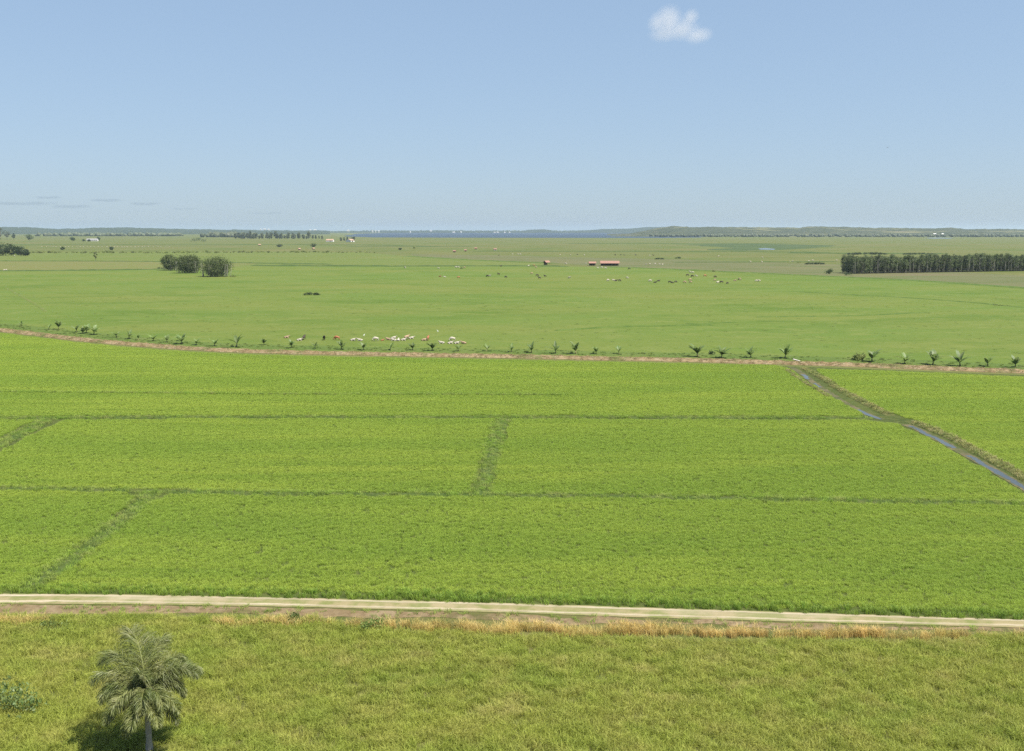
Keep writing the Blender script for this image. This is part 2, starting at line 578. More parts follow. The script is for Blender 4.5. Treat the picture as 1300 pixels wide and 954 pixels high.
def band(c, w, soft):
    d = t.math('ABSOLUTE', t.math('SUBTRACT', vf, c), 0)
    return t.n('ShaderNodeMapRange', i={'Value': d, 'From Min': w - soft, 'From Max': w + soft, 'To Min': 1.0, 'To Max': 0.0}).outputs[0]


worn = t.math('MAXIMUM', band(.78, .095, .08), t.math('MULTIPLY', band(.19, .06, .055), .9))
worn = t.math('MULTIPLY', worn, t.n('ShaderNodeMapRange', i={'Value': t.noise(pos, .5, 5, .65, (.25, 1, 1), 13), 'From Min': .36, 'From Max': .52, 'To Min': .6, 'To Max': 1.0}).outputs[0])
wear2 = t.ramp(t.noise(pos, .06, 3, .5, (1, .2, 1), 6), .45, .6)
worn = t.math('MAXIMUM', worn, t.math('MULTIPLY', wear2, t.math('MULTIPLY', band(.6, .28, .12), .6)))
grasscol = t.mix(t.ramp(t.noise(pos, .5, 4), .4, .6), (.125, .135, .045), (.20, .17, .09))
sand = t.mix(t.ramp(t.noise(pos, .9, 5, .6, (.3, 1, 1), 7), .38, .66), (.345, .295, .215), (.24, .20, .135))
sand = t.mix(t.ramp(t.noise(pos, .08, 3, .5, (1, 1, 1), 8), .5, .7), sand, (.37, .31, .235))
p = t.n('ShaderNodeBsdfPrincipled', i={'Base Color': t.mix(worn, grasscol, sand), 'Roughness': .95, 'Specular IOR Level': .1})
b = t.n('ShaderNodeBump', i={'Height': t.math('SUBTRACT', t.noise(pos, 3, 5, .7), worn), 'Strength': .8, 'Distance': .08})
t.t.links.new(b.outputs[0], p.inputs['Normal'])
finish(t, p.outputs[0])
mb = MB()
uv = []
u = 0
for k in range(0, 341):
    px = -200 + 5 * k

    def at(tab):
        for (a, b), (c, d) in zip(tab, tab[1:]):
            if px <= c:
                return b + (d - b) * (px - a) / (c - a)
        return tab[-1][1]
    A, B = P(px, at(ROADTOP)), P(px, at(ROADBOT))
    for q in range(6):
        c = B.lerp(A, q / 5)
        mb.v.append((c.x, c.y, .05 + (.05 if q in (1, 4) else .09 if q in (2, 3) else 0)))
        uv.append((A.x, q / 5))
for k in range(340):
    for q in range(5):
        a = k * 6 + q
        mb.f.append((a, a + 6, a + 7, a + 1))
mb.uv = uv
tag(mb.build('farm_track', m, smooth=True), kind='structure')


def L(pp, sm=2):
    return smooth_line([P(*q) for q in pp], sm)


def tab_at(tab, px):
    for (a, b), (c, d) in zip(tab, tab[1:]):
        if px <= c:
            return b + (d - b) * (px - a) / (c - a)
    return tab[-1][1]


# dry strip below the track
dry = px_poly([(x, tab_at(ROADBOT, x) + 1.5) for x in range(-200, 1500, 50)] +
              [(x, tab_at(ROADBOT, x) + 11 + 2.5 * math.sin(x * .02) - max(0, (x - 560) / 130)) for x in range(1450, -250, -50)], 1.0, .7, 4)
tag(polymesh([dry], .035).build('dry_verge', M['dryearth']), kind='structure')

# ------------------------------------------------------------------ paddies, bunds, ditch
topP1 = [(x, y + 5.6) for x, y in BANK[1:] if x <= 950]
PADDY = [
    topP1 + [(985, 464.5), (1003, 470), (1027, 487), (1057, 505), (1082, 519), (1098, 528.5), (1000, 529), (800, 528.7), (640, 528.7), (300, 528), (0, 529.5), (-150, 530)],
    [(82, 534), (300, 532.6), (400, 532.5), (630, 532.7), (624, 545), (599, 626.5), (350, 625.8), (230, 622.5), (190, 621), (0, 618.5), (-95, 617.5), (0, 574)],
    [(649, 533), (900, 533.6), (1098, 535), (1140, 540), (1158, 548), (1195, 567), (1240, 593), (1295, 623), (1330, 641), (1250, 637), (1000, 632.6), (800, 629.5), (622, 628)],
    [(-180, 534.5), (44, 533.6), (-10, 560), (-180, 632)],
    [(212, 629), (350, 630.4), (600, 631.8), (800, 634), (1000, 638), (1250, 642.5), (1480, 650), (1480, 788), (1300, 781), (1050, 773.5), (800, 765.5), (650, 760.5),
     (400, 754.5), (60, 750), (86, 725), (145, 680), (189, 640)],
    [(-180, 623), (0, 624), (162, 626), (174, 632), (129, 672), (74, 715), (27, 747), (-180, 746)],
    [(1036, 469.5), (1100, 471), (1200, 475), (1300, 479.5), (1480, 488), (1480, 690), (1304, 606), (1248, 574), (1202, 551), (1166, 535.5), (1130, 525), (1094, 509), (1058, 490)],
]
rice = polymesh([px_poly(q, 1.2, .9, k) for k, q in enumerate(PADDY)], .03)
stand('rice', rice, dict(n=22, rad=.24, h=.31, w=.022, lean=1.0), 17.0, M['rice'],
      'bright yellow-green young rice filling the banked paddies between the dry bank and the track', 'rice', .85, 1.15, .12, .5, 3)

BUNDS = [L([(-180, 531), (0, 531.5), (60, 531.8), (300, 530.3), (640, 530.8), (900, 531.2), (1108, 532)]),
         L([(-180, 620.5), (0, 621.5), (180, 624), (350, 628), (600, 629.3), (800, 631.8), (1000, 635.3), (1250, 639.7), (1480, 645)]),
         L([(190, 626), (182, 636), (138, 676), (80, 720), (32, 752)]),
         L([(641, 532), (632, 548), (611, 625), (609, 629)]),
         L([(62, 533), (-4, 567), (-160, 634)])]
BW = [1.1, 1.1, 1.6, 1.6, 1.6]
bm_all = MB()
for k, (ln, w) in enumerate(zip(BUNDS, BW)):
    rb = ribbon(ln, w * 1.25, prof(.22), .8, .03, .3, .4, .8, k * 5, .25)
    wide = ribbon(ln, w * (1.7 if k < 2 else 1.9), prof(.16), .8, .03, .5, .4, .8, k * 5, .5)
    bm_all.add(wide.v, wide.f)
    tag(rb.build('bund', M['bund'], smooth=True), kind='structure')
stand('bund_grass', bm_all, dict(n=26, rad=.3, h=.42, w=.03, lean=.8), 6.0, M['bundgrass'],
      'darker rough grass and weeds growing along the low banks between the paddies', 'grass', .5, 1.25, .8, .45, 5)
# faint bund within the upper paddy
thin = ribbon(L([(-180, 498), (0, 499), (130, 500), (330, 502), (520, 502.5), (720, 503)]), .9, FLAT, 1, .05, .2, edge=.25, seed=31)
stand('bund_grass', thin, dict(n=30, rad=.3, h=.66, w=.035, lean=.5), 5, M['bundgrass'],
      'thin line of darker taller grass crossing the upper rice paddy', 'grass', .7, 1.15, .5, .2, 8)
# taller dark fringe where the rice meets the track
fr = MB()
rb = ribbon([P(x, tab_at(ROADTOP, x) - 3.4) for x in range(-190, 1490, 20)], 1.7, FLAT, 1, .03, .2, edge=.5, seed=12)
fr.add(rb.v, rb.f)
rb = ribbon([P(x, tab_at(ROADTOP, x) - 6) for x in range(480, 640, 10)], 2.4, FLAT, 1, .034, .2, edge=.6, seed=13)
fr.add(rb.v, rb.f)
stand('grass_fringe', fr, dict(n=30, rad=.3, h=.6, w=.028, lean=.6), 4.5, M['fringe'],
      'tall darker green grass fringe along the rice edge beside the track', 'grass', .6, 1.15, .45, .3, 9)

# ditch
D1 = [(1004, 466), (1020, 477), (1040, 491), (1060, 505), (1085, 519), (1103, 527.5), (1119, 533)]
D2 = [(1150, 539.5), (1165, 545), (1200, 563), (1245, 588), (1272, 603), (1300, 620), (1420, 692)]
for k, dd in enumerate((D1, D2)):
    tag(ribbon(L(dd), 1.5 if k == 0 else 1.6, [(0, .03), (.25, .02), (.5, 0), (.75, .02), (1, .05)], .6, .035, .3, .3, 1, 40 + k, .3).build('ditch', M['mud'], smooth=True), kind='structure')
for k, (dd, w) in enumerate((([(1088, 520.5), (1103, 527.7), (1118, 533)], .8), ([(1156, 541.3), (1165, 545.5), (1200, 563.5), (1212, 569.5)], .85),
                             ([(1229, 579), (1245, 588), (1272, 603), (1300, 620), (1420, 692)], .9), ([(1019, 476), (1027, 482)], .8), ([(1034, 487), (1041, 492)], .5))):
    tag(ribbon(L(dd), w, FLAT, .5, .062, .15, edge=.42, seed=50 + k).build('ditch_water', M['ditchwater']), kind='structure')
edge = MB()
for ln, w, sd in ((L([(1020, 468.5), (1045, 481), (1075, 500), (1105, 517), (1130, 528)]), 1.6, 61), (L([(1158, 537), (1180, 544), (1210, 558), (1255, 582), (1308, 611), (1420, 676)]), 1.7, 62),
                  (L([(998, 470), (1024, 489), (1052, 505)]), .8, 63)):
    rb = ribbon(ln, w, prof(.3), .6, .04, .3, .5, .8, sd, .4)
    edge.add(rb.v, rb.f)
    tag(rb.build('ditch_bank', M['ditchbank'], smooth=True), kind='structure')
stand('ditch_bank_grass', edge, dict(n=26, rad=.32, h=.42, w=.03, lean=.8),
       4.5, leafmat('ditch_bank_blades', (.29, .28, .09), (.20, .25, .06), (.36, .31, .15), .2, fine=.7, trans=.25, rnd=.3),
      'yellowed rough grass on the low banks along the water ditch', 'grass', .6, 1.3, .5, .5, 15)

# the dry straw bank
bank_line = smooth_line([P(x, y + 1.6) for x, y in BANK], 2)
BPROF = [(0, 0), (.12, .45), (.28, .85), (.42, 1), (.55, .92), (.7, .75), (.86, .4), (1, 0)]
bank = ribbon(bank_line, 4.2, prof(.62, BPROF), .45, .03, .4, .45, .55, 70, .7)
tag(bank.build('straw_bank', M['strawbank'], smooth=True), kind='structure')
stand('dry_straw', bank, dict(n=30, rad=.4, h=.26, w=.035, lean=1.3, droop=.5), 2.8, M['straw'],
      'dead straw-coloured grass heaped along the top of the dry bank', 'straw', .5, 1.3, .5, .35, 17)
# green strip with pale bare patches just behind the bank
back = ribbon(smooth_line([P(x, y - 2.6) + Vector((0, 4.5, 0)) for x, y in BANK], 2), 9, FLAT, 2, .07, .5, edge=2.0, seed=75)
tag(back.build('weedy_strip', groundmat('weedy_strip_grass', [(.115, .175, .036), (.145, .195, .045), (.27, .25, .13), (.10, .155, .032)], [.08, (.11, (.35, 1, 1)), .5], .2, 1.5,
                                         thr=[(.4, .6), (.6, .68), (.55, .7)])), kind='structure')
stand('weeds', back, dict(n=24, rad=.45, h=.4, w=.05, lean=.9), .28, M['pastweed'], 'low green weeds scattered just behind the dry bank', 'weeds', .5, 1.3, .8, .12, 19)
past_near = polymesh([px_poly([(-160, 372), (1480, 372), (1480, 474), (1300, 466), (1100, 458), (900, 452), (700, 448), (500, 444), (300, 439), (150, 429), (0, 411), (-160, 400)], 20)], .05)
stand('pasture_weeds', past_near, dict(n=22, rad=.6, h=.16, w=.06, lean=1.6), .016, M['pastweed'], 'scattered low grass tussocks dotting the grazed pasture', 'grass', .5, 1.6, .85, .04, 21)

# lines of rough grass crossing the pastures
m_strip = groundmat('rough_strip', [(.08, .13, .035), (.11, .155, .045), (.065, .11, .03)], [.05, .2], .3, 1)
m_strip2 = groundmat('bright_strip', [(.115, .18, .035), (.14, .20, .045), (.09, .15, .03)], [.05, .2], .3, 1)
m_strip3 = groundmat('faint_path', [(.165, .205, .05), (.19, .205, .065), (.13, .185, .035)], [.05, .2], .1, 1)
for k, (pp, w, h, mm) in enumerate((
        ([(-260, 345), (60, 344.6), (210, 342.4)], 6, .7, m_strip), ([(-260, 331.6), (60, 331.8), (200, 332.3), (330, 334.6), (420, 336)], 7, .6, m_strip),
        ([(320, 337.6), (400, 338), (460, 338.6), (680, 338.1), (720, 338.8)], 11, .8, m_strip), ([(514, 325.4), (580, 329.4), (620, 331.4), (700, 334.4)], 11, .5, m_strip2),
        ([(600, 319.4), (760, 319.5), (900, 319.7), (1040, 320.6)], 16, .8, m_strip), ([(855, 333.6), (960, 333.2), (1064, 332.6)], 6, .6, m_strip),
        ([(772, 339.4), (850, 342.1), (930, 346), (1040, 351), (1110, 354), (1180, 358), (1300, 366), (1560, 384)], 9, .6, m_strip2),
        ([(720, 309.6), (800, 309.4), (900, 309.8), (1000, 309.4)], 22, .8, m_strip), ([(0, 311.2), (200, 311.4), (330, 311), (460, 311.2), (560, 313.4)], 25, .8, m_strip),
        ([(1000, 321.5), (1100, 322.4), (1200, 322.6)], 16, 1.0, m_strip), ([(440, 313.5), (520, 313.4), (600, 313.6)], 12, .5, m_strip),
        ([(705, 420.5), (740, 418.5), (775, 415.5), (850, 414.5), (905, 413.5)], 2.2, .35, m_strip2), ([(960, 408), (985, 409), (1010, 408.2)], 2.0, .35, m_strip2),
        ([(870, 411.5), (900, 412), (935, 409.5)], 2.0, .3, m_strip2), ([(8, 366), (30, 378), (52, 391), (58, 396)], 1.6, .12, m_strip3),
        ([(1010, 371), (1130, 377), (1230, 384), (1300, 391)], 3, .25, m_strip2), ([(960, 403), (1080, 402), (1180, 397)], 2.2, .3, m_strip2))):
    ln = L(pp)
    tag(ribbon(ln, w, prof(h), max(1.5, w * .6), .06, w * .4, .6, .12, 80 + k, w * .35).build('rough_grass_strip', mm, smooth=True), kind='structure')

# ------------------------------------------------------------------ foreground meadow
GT = [(-300, 0), (420, 0), (470, 11), (800, 14), (1000, 14), (1200, 9), (1290, 0), (1600, 0)]
mead = polymesh([px_poly([(x, tab_at(ROADBOT, x) + 17 + tab_at(GT, x) - max(0, (x - 560) / 130)) for x in range(-200, 1501, 50)] + [(1900, 1020), (-600, 1020)], 3, .5, 6)], .03)
stand('meadow_grass', mead, dict(n=40, rad=.36, h=.52, w=.022, lean=.8), 12, M['meadowgrass'],
      'tall yellowish-green meadow grass covering the foreground below the track', 'grass', .65, 1.35, .3, .3, 23)
gold = polymesh([px_poly([(330, 794), (430, 793), (500, 796), (700, 800), (850, 803), (1000, 806), (1150, 809), (1260, 811), (1290, 812), (1180, 813.5), (1000, 810), (850, 808), (650, 806),
                          (500, 801), (430, 795)], 1.2, 1.0, 9), px_poly([(-20, 790), (30, 789), (60, 791), (30, 795), (-20, 795)], 1, .5, 10),
                 px_poly([(260, 792), (300, 790), (375, 793), (380, 798), (300, 797)], 1, .8, 11)], .04)
stand('golden_grass', gold, dict(n=44, rad=.38, h=.85, w=.024, lean=.6), 11, M['golden'],
      'tall dry golden grass in a band just below the track', 'grass', .55, 1.3, .5, .22, 25)
vg = polymesh([dry], .04)
stand('verge_grass', vg, dict(n=22, rad=.3, h=.3, w=.03, lean=.9), 2.2, M['bundgrass'], 'short patchy grass on the brown verge below the track', 'grass', .5, 1.3, .9, .35, 27)


# ------------------------------------------------------------------ trees, bushes
def leaf_quads(mb, c, n, spread, size, rng, up=.25):
    for _ in range(n):
        p = Vector((rng.gauss(0, 1), rng.gauss(0, 1), rng.gauss(0, 1)))
        p = Vector(c) + Vector((p.x * spread[0], p.y * spread[1], p.z * spread[2])) * .55
        a = Vector((rng.gauss(0, 1), rng.gauss(0, 1), rng.gauss(0, 1) * .7)).normalized()
        b = a.orthogonal().normalized()
        b = Matrix.Rotation(rng.uniform(0, 6.28), 3, a) @ b
        cc = a.cross(b)
        s = size * rng.uniform(.6, 1.3)
        mb.add([p - b * s, p - cc * s * .45, p + b * s, p + cc * s * .45], [(0, 1, 2, 3)])


def tree_mesh(rng, h, w, base, nclump, nleaf, lsize, trunk_r, stems=1, spread=None, flat=1.0, dep=None):
    """crown from clumps placed on an uneven shell, trunk with limbs reaching into it"""
    dep = dep or w
    tk, cr = MB(), MB()
    cz, rz = (h + base) / 2, (h - base) / 2
    cl = []
    for k in range(nclump):
        for _ in range(30):
            a = rng.uniform(0, 6.283)
            zz = rng.uniform(-1, 1)
            rr = math.sqrt(max(0, 1 - abs(zz) ** (2.2 * flat)))
            f = rng.uniform(.35, .92)
            q = Vector((math.cos(a) * rr * f * w / 2, math.sin(a) * rr * f * dep / 2, cz + zz * rz * .9))
            break
        cl.append(q)
        sp = rng.uniform(.10, .17) * max(w, (h - base) * .7)
        leaf_quads(cr, q, nleaf, (sp, sp, sp * .8), lsize, rng)
    for s_ in range(stems):
        x0 = 0 if stems == 1 else rng.uniform(-.38, .38) * w
        y0 = 0 if stems == 1 else rng.uniform(-.3, .3) * dep
        top = Vector((x0 * 1.15 + rng.uniform(-.03, .03) * w, y0 * 1.1, base + (h - base) * .7))
        mid = Vector((x0 * 1.05, y0, base * .6))
        r = trunk_r * rng.uniform(.7, 1.1)
        tk.tube([(x0, y0, -.2), mid, top], [r, r * .75, r * .25], 6)
    for q in cl[:max(4, nclump // 3)]:
        st = Vector((q.x * .15, q.y * .15, base * .8)) if stems == 1 else Vector((q.x * .9, q.y * .9, base * .7))
        tk.tube([st, st.lerp(q, .6) + Vector((0, 0, .05 * h)), q], [trunk_r * .4, trunk_r * .25, trunk_r * .1], 5)
    return tk, cr


def make_tree(name, loc, seed, leafm, barkm, label=None, cat='tree', group=None, rz=0, **kw):
    rng = random.Random(seed)
    tk, cr = tree_mesh(rng, **kw)
    e = empty(name, loc, rz)
    tk.build('trunk', barkm, e, True)
    cr.build('crown', leafm, e)
    if label:
        tag(e, label, cat, group)
    return e


def make_bush(name, loc, seed, w, h, dep, leafm, label, cat='bush', group=None, n=None, ls=None):
    rng = random.Random(seed)
    cr = MB()
    n = n or max(7, int(w / max(h, .6) * 6))
    for k in range(n):
        x = rng.uniform(-.42, .42) * w
        env = 1 - (abs(x) / (w * .5)) ** 2 * .6
        q = Vector((x, rng.uniform(-.4, .4) * dep, h * rng.uniform(.25, .8) * env))
        leaf_quads(cr, q, 26, (h * .35, h * .35, h * .28), ls or h * .11, rng)
    for i, v in enumerate(cr.v):
        if v[2] < .02:
            cr.v[i] = (v[0], v[1], .02 + random.random() * .05)
    e = cr.build(name, leafm, None, False, loc)
    tag(e, label, cat, group)
    return e


# three tall round clumps in the left pasture
for k, (px, by, w, h, lab) in enumerate((
        (212.5, 344, 20, 23, 'dense round-topped tree, leftmost and smallest of the three in the left pasture'),
        (236, 347.5, 33, 26, 'dense round-topped tree in the middle of the three in the left pasture'),
        (271.5, 352, 39, 27, 'widest dense dome-topped tree, rightmost of the three in the left pasture'))):
    s = 1 / pxm(by)
    make_tree('dense_tree', P(px, by) + Vector((0, 6, 0)), 100 + k, M['clump'], M['palebark'], lab, 'tree', 'three dense trees in the left pasture',
              h=h * s * .82, w=w * s * 1.08, base=h * s * .10, nclump=180, nleaf=52, lsize=.40, trunk_r=.2, stems=26, flat=1.15, dep=w * s * .8)
make_bush('bush', P(203.5, 342.3), 120, 4, 2.2, 2.5, M['darkleaf'], 'low dark bush at the left foot of the smallest of the three dense trees')
make_bush('bush', P(218, 344.2), 121, 3, 1.6, 2, M['darkleaf'], 'low dark bush between the left and middle dense trees')
make_bush('bush', P(246.5, 346.8), 122, 5.5, 3.2, 3, M['shrub'], 'light green bush between the middle and right dense trees')
make_bush('bush', P(296, 352), 123, 4.5, 1.5, 2, M['shrub'], 'low light green bush to the right of the widest dense tree')

# the plantation at the right
rngg = random.Random(5)
gvars = []
for k in range(5):
    gvars.append(make_tree('plantation_tree', (0, 0, 0), 200 + k, M['grove'], M['palebark'], None,
                           h=rngg.uniform(11.6, 14.0), w=4.3, base=(3.4, 2.8, 3.8, 1.0, 1.0)[k], nclump=(44, 48, 42, 56, 56)[k], nleaf=26, lsize=.36, trunk_r=.15, stems=(3, 3, 2, 2, 2)[k], flat=1.0))
used = 0


def place_grove(p, label, sc, row):
    global used
    k = used if used < 5 else (used % 3 if row < 2 else 3 + used % 2)
    o = gvars[k] if used < 5 else copy_tree(gvars[k])
    used += 1
    o.location = p
    o.rotation_euler = (0, 0, rngg.uniform(0, 6.28))
    o.scale = (sc * rngg.uniform(.9, 1.15),) * 2 + (sc,)
    tag(o, label, 'tree', 'trees of the plantation at the right')


A0, A1 = P(1081, 348), P(1350, 343.6)
for row in range(5):
    n = 52
    for k in range(n):
        f = (k + .5 * (row % 2)) / (n - 1)
        p = A0.lerp(A1, f) + Vector((rngg.uniform(-.7, .7), row * 4.2 + rngg.uniform(-.8, .8), 0))
        lab = {0: 'slender dark tree in the front row of the dense plantation at the right',
               1: 'slender dark tree in the second row of the dense plantation at the right'}.get(row, 'slender dark tree at the back of the dense plantation at the right')
        if row == 0 and k == 0:
            lab = 'bushy dark tree standing at the left front corner of the plantation'
        place_grove(p, lab, rngg.uniform(.74, 1.04), row)
make_bush('bush', P(1052, 348), 130, 5, 4.0, 4, M['darkleaf'], 'round dark green bush standing alone left of the plantation', n=14)
make_bush('bush', P(1076, 350), 131, 5, 2.2, 3, M['darkleaf'], 'low dark bush at the left front corner of the plantation')

# left edge thicket and single trees
for k, (px, by, w, h, lab) in enumerate((
        (-22, 325, 30, 18, 'dark spreading tree cut by the left edge, at the back of the thicket'), (2, 325, 20, 15, 'dark spreading tree at the left edge in the low thicket'),
        (15, 325, 15, 14, 'dark tree with the highest bare twigs in the thicket at the left'), (24, 325.3, 15, 11.5, 'low dark tree right of centre in the left edge thicket'),
        (33, 325, 10, 7.5, 'smallest dark tree at the right end of the left edge thicket'))):
    s = 1 / pxm(by)
    make_tree('thicket_tree', P(px, by) + Vector((0, k % 2 * 4, 0)), 300 + k, M['darkleaf'], M['bark'], lab, 'tree', 'trees of the left edge thicket',
              h=h * s, w=w * s, base=h * s * .12, nclump=34, nleaf=46, lsize=.75, trunk_r=.3, flat=1.1, dep=w * s * .8)
for k, (px, by, w, h, lab, lm) in enumerate((
        (1, 304.5, 11, 15, 'tallest grey-green tree standing at the far left edge', 'wood'), (9, 304.5, 8, 11, 'grey-green tree right beside the tallest tree at the far left', 'wood'),
        (-9, 304.5, 12, 13, 'grey-green tree outside the left edge beside the tallest one', 'wood'),
        (17.5, 305.2, 5, 9, 'narrow dark tree standing alone near the far left edge', 'darkleaf'), (37.5, 306.6, 10, 8.5, 'round-crowned dark tree on a thin trunk alone in the far left field', 'darkleaf'),
        (92.5, 307, 7.5, 5.6, 'small round dark tree alone left of the long pale farm shed', 'darkleaf'), (113, 307.2, 3.5, 3, 'small dark tree at the left front of the pale farm shed', 'darkleaf'),
        (106, 306.8, 4, 2.5, 'low dark tree left of the pale farm shed', 'darkleaf'),
        (125, 306.2, 5, 4.6, 'round dark tree at the right end of the pale farm shed', 'darkleaf'), (121.7, 331.8, 5.2, 11.5, 'thin narrow young tree standing alone in the left pasture', 'shrub'),
        (79.5, 317.6, 5.5, 3.6, 'small round bushy tree at left above the far hedge line', 'darkleaf'), (141.5, 318.2, 6, 4.4, 'round bushy tree in the far hedge line left of centre', 'darkleaf'),
        (526, 318, 7, 5.5, 'thin grey leafless-looking tree alone in the far plain', 'shrub'), (508, 317.7, 4, 2.6, 'tiny dark round tree alone in the far plain', 'darkleaf'),
        (398, 314.2, 8, 4.4, 'dark spreading tree behind the small orange-roofed hut', 'darkleaf'), (355, 313.8, 8, 3, 'low dark spreading tree in the far left plain', 'darkleaf'))):
    s = 1 / pxm(by)
    make_tree('tree', P(px, by), 320 + k, M[lm], M['bark'], lab, 'tree', None, h=h * s, w=w * s,
              base=h * s * (.32 if h > 5 else .15), nclump=22, nleaf=36 if px != 526 else 12, lsize=max(.3, .5 * s * .9), trunk_r=max(.12, h * s * .02), flat=1.0)

# shrub row across the far pasture
sv = []
rs = random.Random(8)
for k in range(4):
    sv.append(make_bush('shrub', (0, 0, 0), 400 + k, 5.5, 3.2, 4, M['shrub'], 'x', ls=.55))
pxs = [-40 + 5.3 * k + rs.uniform(-2.2, 2.2) for k in range(98)]
for k, px in enumerate(pxs):
    o = sv[k] if k < 4 else copy_tree(sv[k % 4])
    o.location = P(px, 321.2 + .3 * math.sin(px * .013) + rs.uniform(-.5, .5))
    o.rotation_euler = (0, 0, rs.uniform(0, 6.28))
    sc = rs.uniform(.45, 1.0) * (1 if px < 420 else .7)
    o.scale = (sc * rs.uniform(.9, 1.7), sc, sc)
    tag(o, 'low yellow-green shrub in the hedge line crossing the far left pasture', 'shrub', 'shrubs of the far hedge line')

for px, py, w, h, lab in ((837, 329.6, 15, 2.0, 'long low dark thicket in the plain right of the long red-roofed shed'), (861, 328.6, 9, 2.2, 'short low dark thicket right of the long low one in the plain'),
                          (1035, 336, 29, 2.8, 'long dark green thicket in the plain left of the plantation'), (1014, 334, 6, 1.6, 'small yellowish bush left of the long thicket near the plantation'),
                          (905, 345.4, 6, 2.2, 'small green bush on the pasture edge right of the shed'), (397, 375, 26, 3.6, 'low dark weedy thicket alone in the middle of the left pasture'),
                          (1091, 458, 22, 10, 'dull green scrubby bush on the dry bank between banana plants'), (1100, 323.5, 60, 3.0, 'long low dark hedge behind the left end of the plantation'),
                          (1165, 323.5, 44, 2.6, 'low dark hedge behind the middle of the plantation'), (904, 450.5, 5, 6, 'small green bush between banana plants right of centre on the bank'),
                          (1272, 388.5, 22, 1.6, 'low grey-green weedy streak in the right pasture'), (1264, 388, 6, 1.4, 'small dark tussock at the left end of the weedy streak'),
                          (252, 307.5, 22, 5.5, 'dark dense hedge block in the far field behind the three dense trees')):
    s = 1 / pxm(py)
    make_bush('bush', P(px, py), int(px * 7), w * s, h * s, max(2, min(w * s * .5, 8)), M['shrub'] if px in (1014, 1091, 1272, 905) else M['darkleaf'], lab,
              'bush' if 'hedge' not in lab else 'hedge', ls=max(.1, min(h * s * .16, .8)))
# weed clumps in the foreground
for k, (px, py, w, h, lab) in enumerate(((472, 800, 30, 18, 'dark green weed clump at the left end of the golden grass band'),
        (70, 800, 40, 14, 'broad dark weed clump in the meadow left of the palm'),
                                         (372, 793, 12, 14, 'small weed clump at the golden tuft near the track'))):
    s = 1 / pxm(py)
    make_bush('weed_clump', P(px, py), 500 + k, w * s, h * s, 1.6, M['weedleaf'], lab, 'weeds', ls=.1, n=16)
make_bush('leafy_bush', P(10, 905), 510, 4.6, 2.1, 2.5, M['banana'], 'leafy green bush at the bottom left corner of the view', n=30, ls=.14)


# ------------------------------------------------------------------ far belt of tall trees
bv = []
for k in range(4):
    bv.append(make_tree('belt_tree', (0, 0, 0), 600 + k, M['wood'], M['palebark'], None, h=(26, 23, 28, 21)[k], w=(14, 12, 15, 13)[k], base=2, nclump=34, nleaf=30, lsize=1.5, trunk_r=.5, flat=1.5))
rb_ = random.Random(21)
k = 0
spots = [(300 + 2.7 * i + rb_.uniform(-1.6, 1.6), 303.6) for i in range(34)] + [(392, 303.4), (397, 303.6), (401, 303.4), (405, 303.6), (409, 304.6)] + \
        [(433, 306.6), (437, 306.2), (441, 305.8), (446, 306), (449, 305.8)]
for px, py in spots:
    o = bv[k] if k < 4 else copy_tree(bv[k % 4])
    k += 1
    o.location = P(px, py + rb_.uniform(-.25, .25))
    sc = rb_.uniform(.5, 1.04) * {0: 1, 1: .95}.get(int(px > 390), 1) * (.72 if px > 430 else 1) * (.5 if px == 409 else 1)
    o.scale = (sc,) * 3
    o.rotation_euler = (0, 0, rb_.uniform(0, 6.28))
    if px < 391:
        tag(o, 'tall grey-green tree in the long belt on the left horizon', 'tree', 'trees of the far belt')
    elif px < 420:
        tag(o, 'dark tall tree in the short group right of the long belt on the horizon', 'tree', 'short group of far trees')
    else:
        tag(o, 'grey-green tree crowding behind the white gabled farmhouse', 'tree', 'trees behind the white farmhouse')


def woodland(name, px0, px1, py, hgt, depth, n, label, seed):
    """a distant wood that reads as one mass: many rough crowns"""
    rng = random.Random(seed)
    mb = MB()
    bm = bmesh.new()
    bmesh.ops.create_icosphere(bm, subdivisions=2, radius=1)
    base_v = [v.co.copy() for v in bm.verts]
    base_f = [tuple(v.index for v in f.verts) for f in bm.faces]
    bm.free()
    for k in range(n):
        px = rng.uniform(px0, px1)
        p = P(px, py) + Vector((0, rng.uniform(0, depth), 0))
        h = hgt * rng.uniform(.55, 1.15)
        w = h * rng.uniform(.4, .75)
        sd = rng.uniform(0, 99)
        vs = []
        for v in base_v:
            q = v * (1 + .45 * noise.noise(v * 2.2 + Vector((sd, 0, 0))))
            vs.append((p.x + q.x * w, p.y + q.y * w, max(-.5, h * .45 + q.z * h * .55)))
        mb.add(vs, base_f)
    o = mb.build(name, M['wood'])
    tag(o, label, 'wood', kind='stuff')
    return o


woodland('distant_wood', 42, 215, 300.2, 17, 250, 190, 'low dark wood running along the foot of the left hills', 1)
woodland('distant_wood', 255, 310, 301.5, 22, 200, 60, 'grey-green wood left of the tall tree belt on the horizon', 2)
woodland('distant_wood', 455, 640, 294.6, 26, 600, 150, 'ragged tree line on the far shore across the lake', 3)
woodland('distant_wood', 640, 840, 295.4, 24, 500, 130, 'dark wooded shore below the low hills right of centre', 4)
woodland('distant_wood', 842, 1320, 301.3, 13, 500, 420, 'dark grey-green wood along the foot of the right hills', 5)
woodland('distant_wood', 884, 928, 297.8, 17, 120, 45, 'dark wood patch up on the slope of the right hills', 6)
woodland('distant_wood', 985, 1027, 298.2, 17, 120, 45, 'dark wood patch low on the hills left of the plantation', 7)


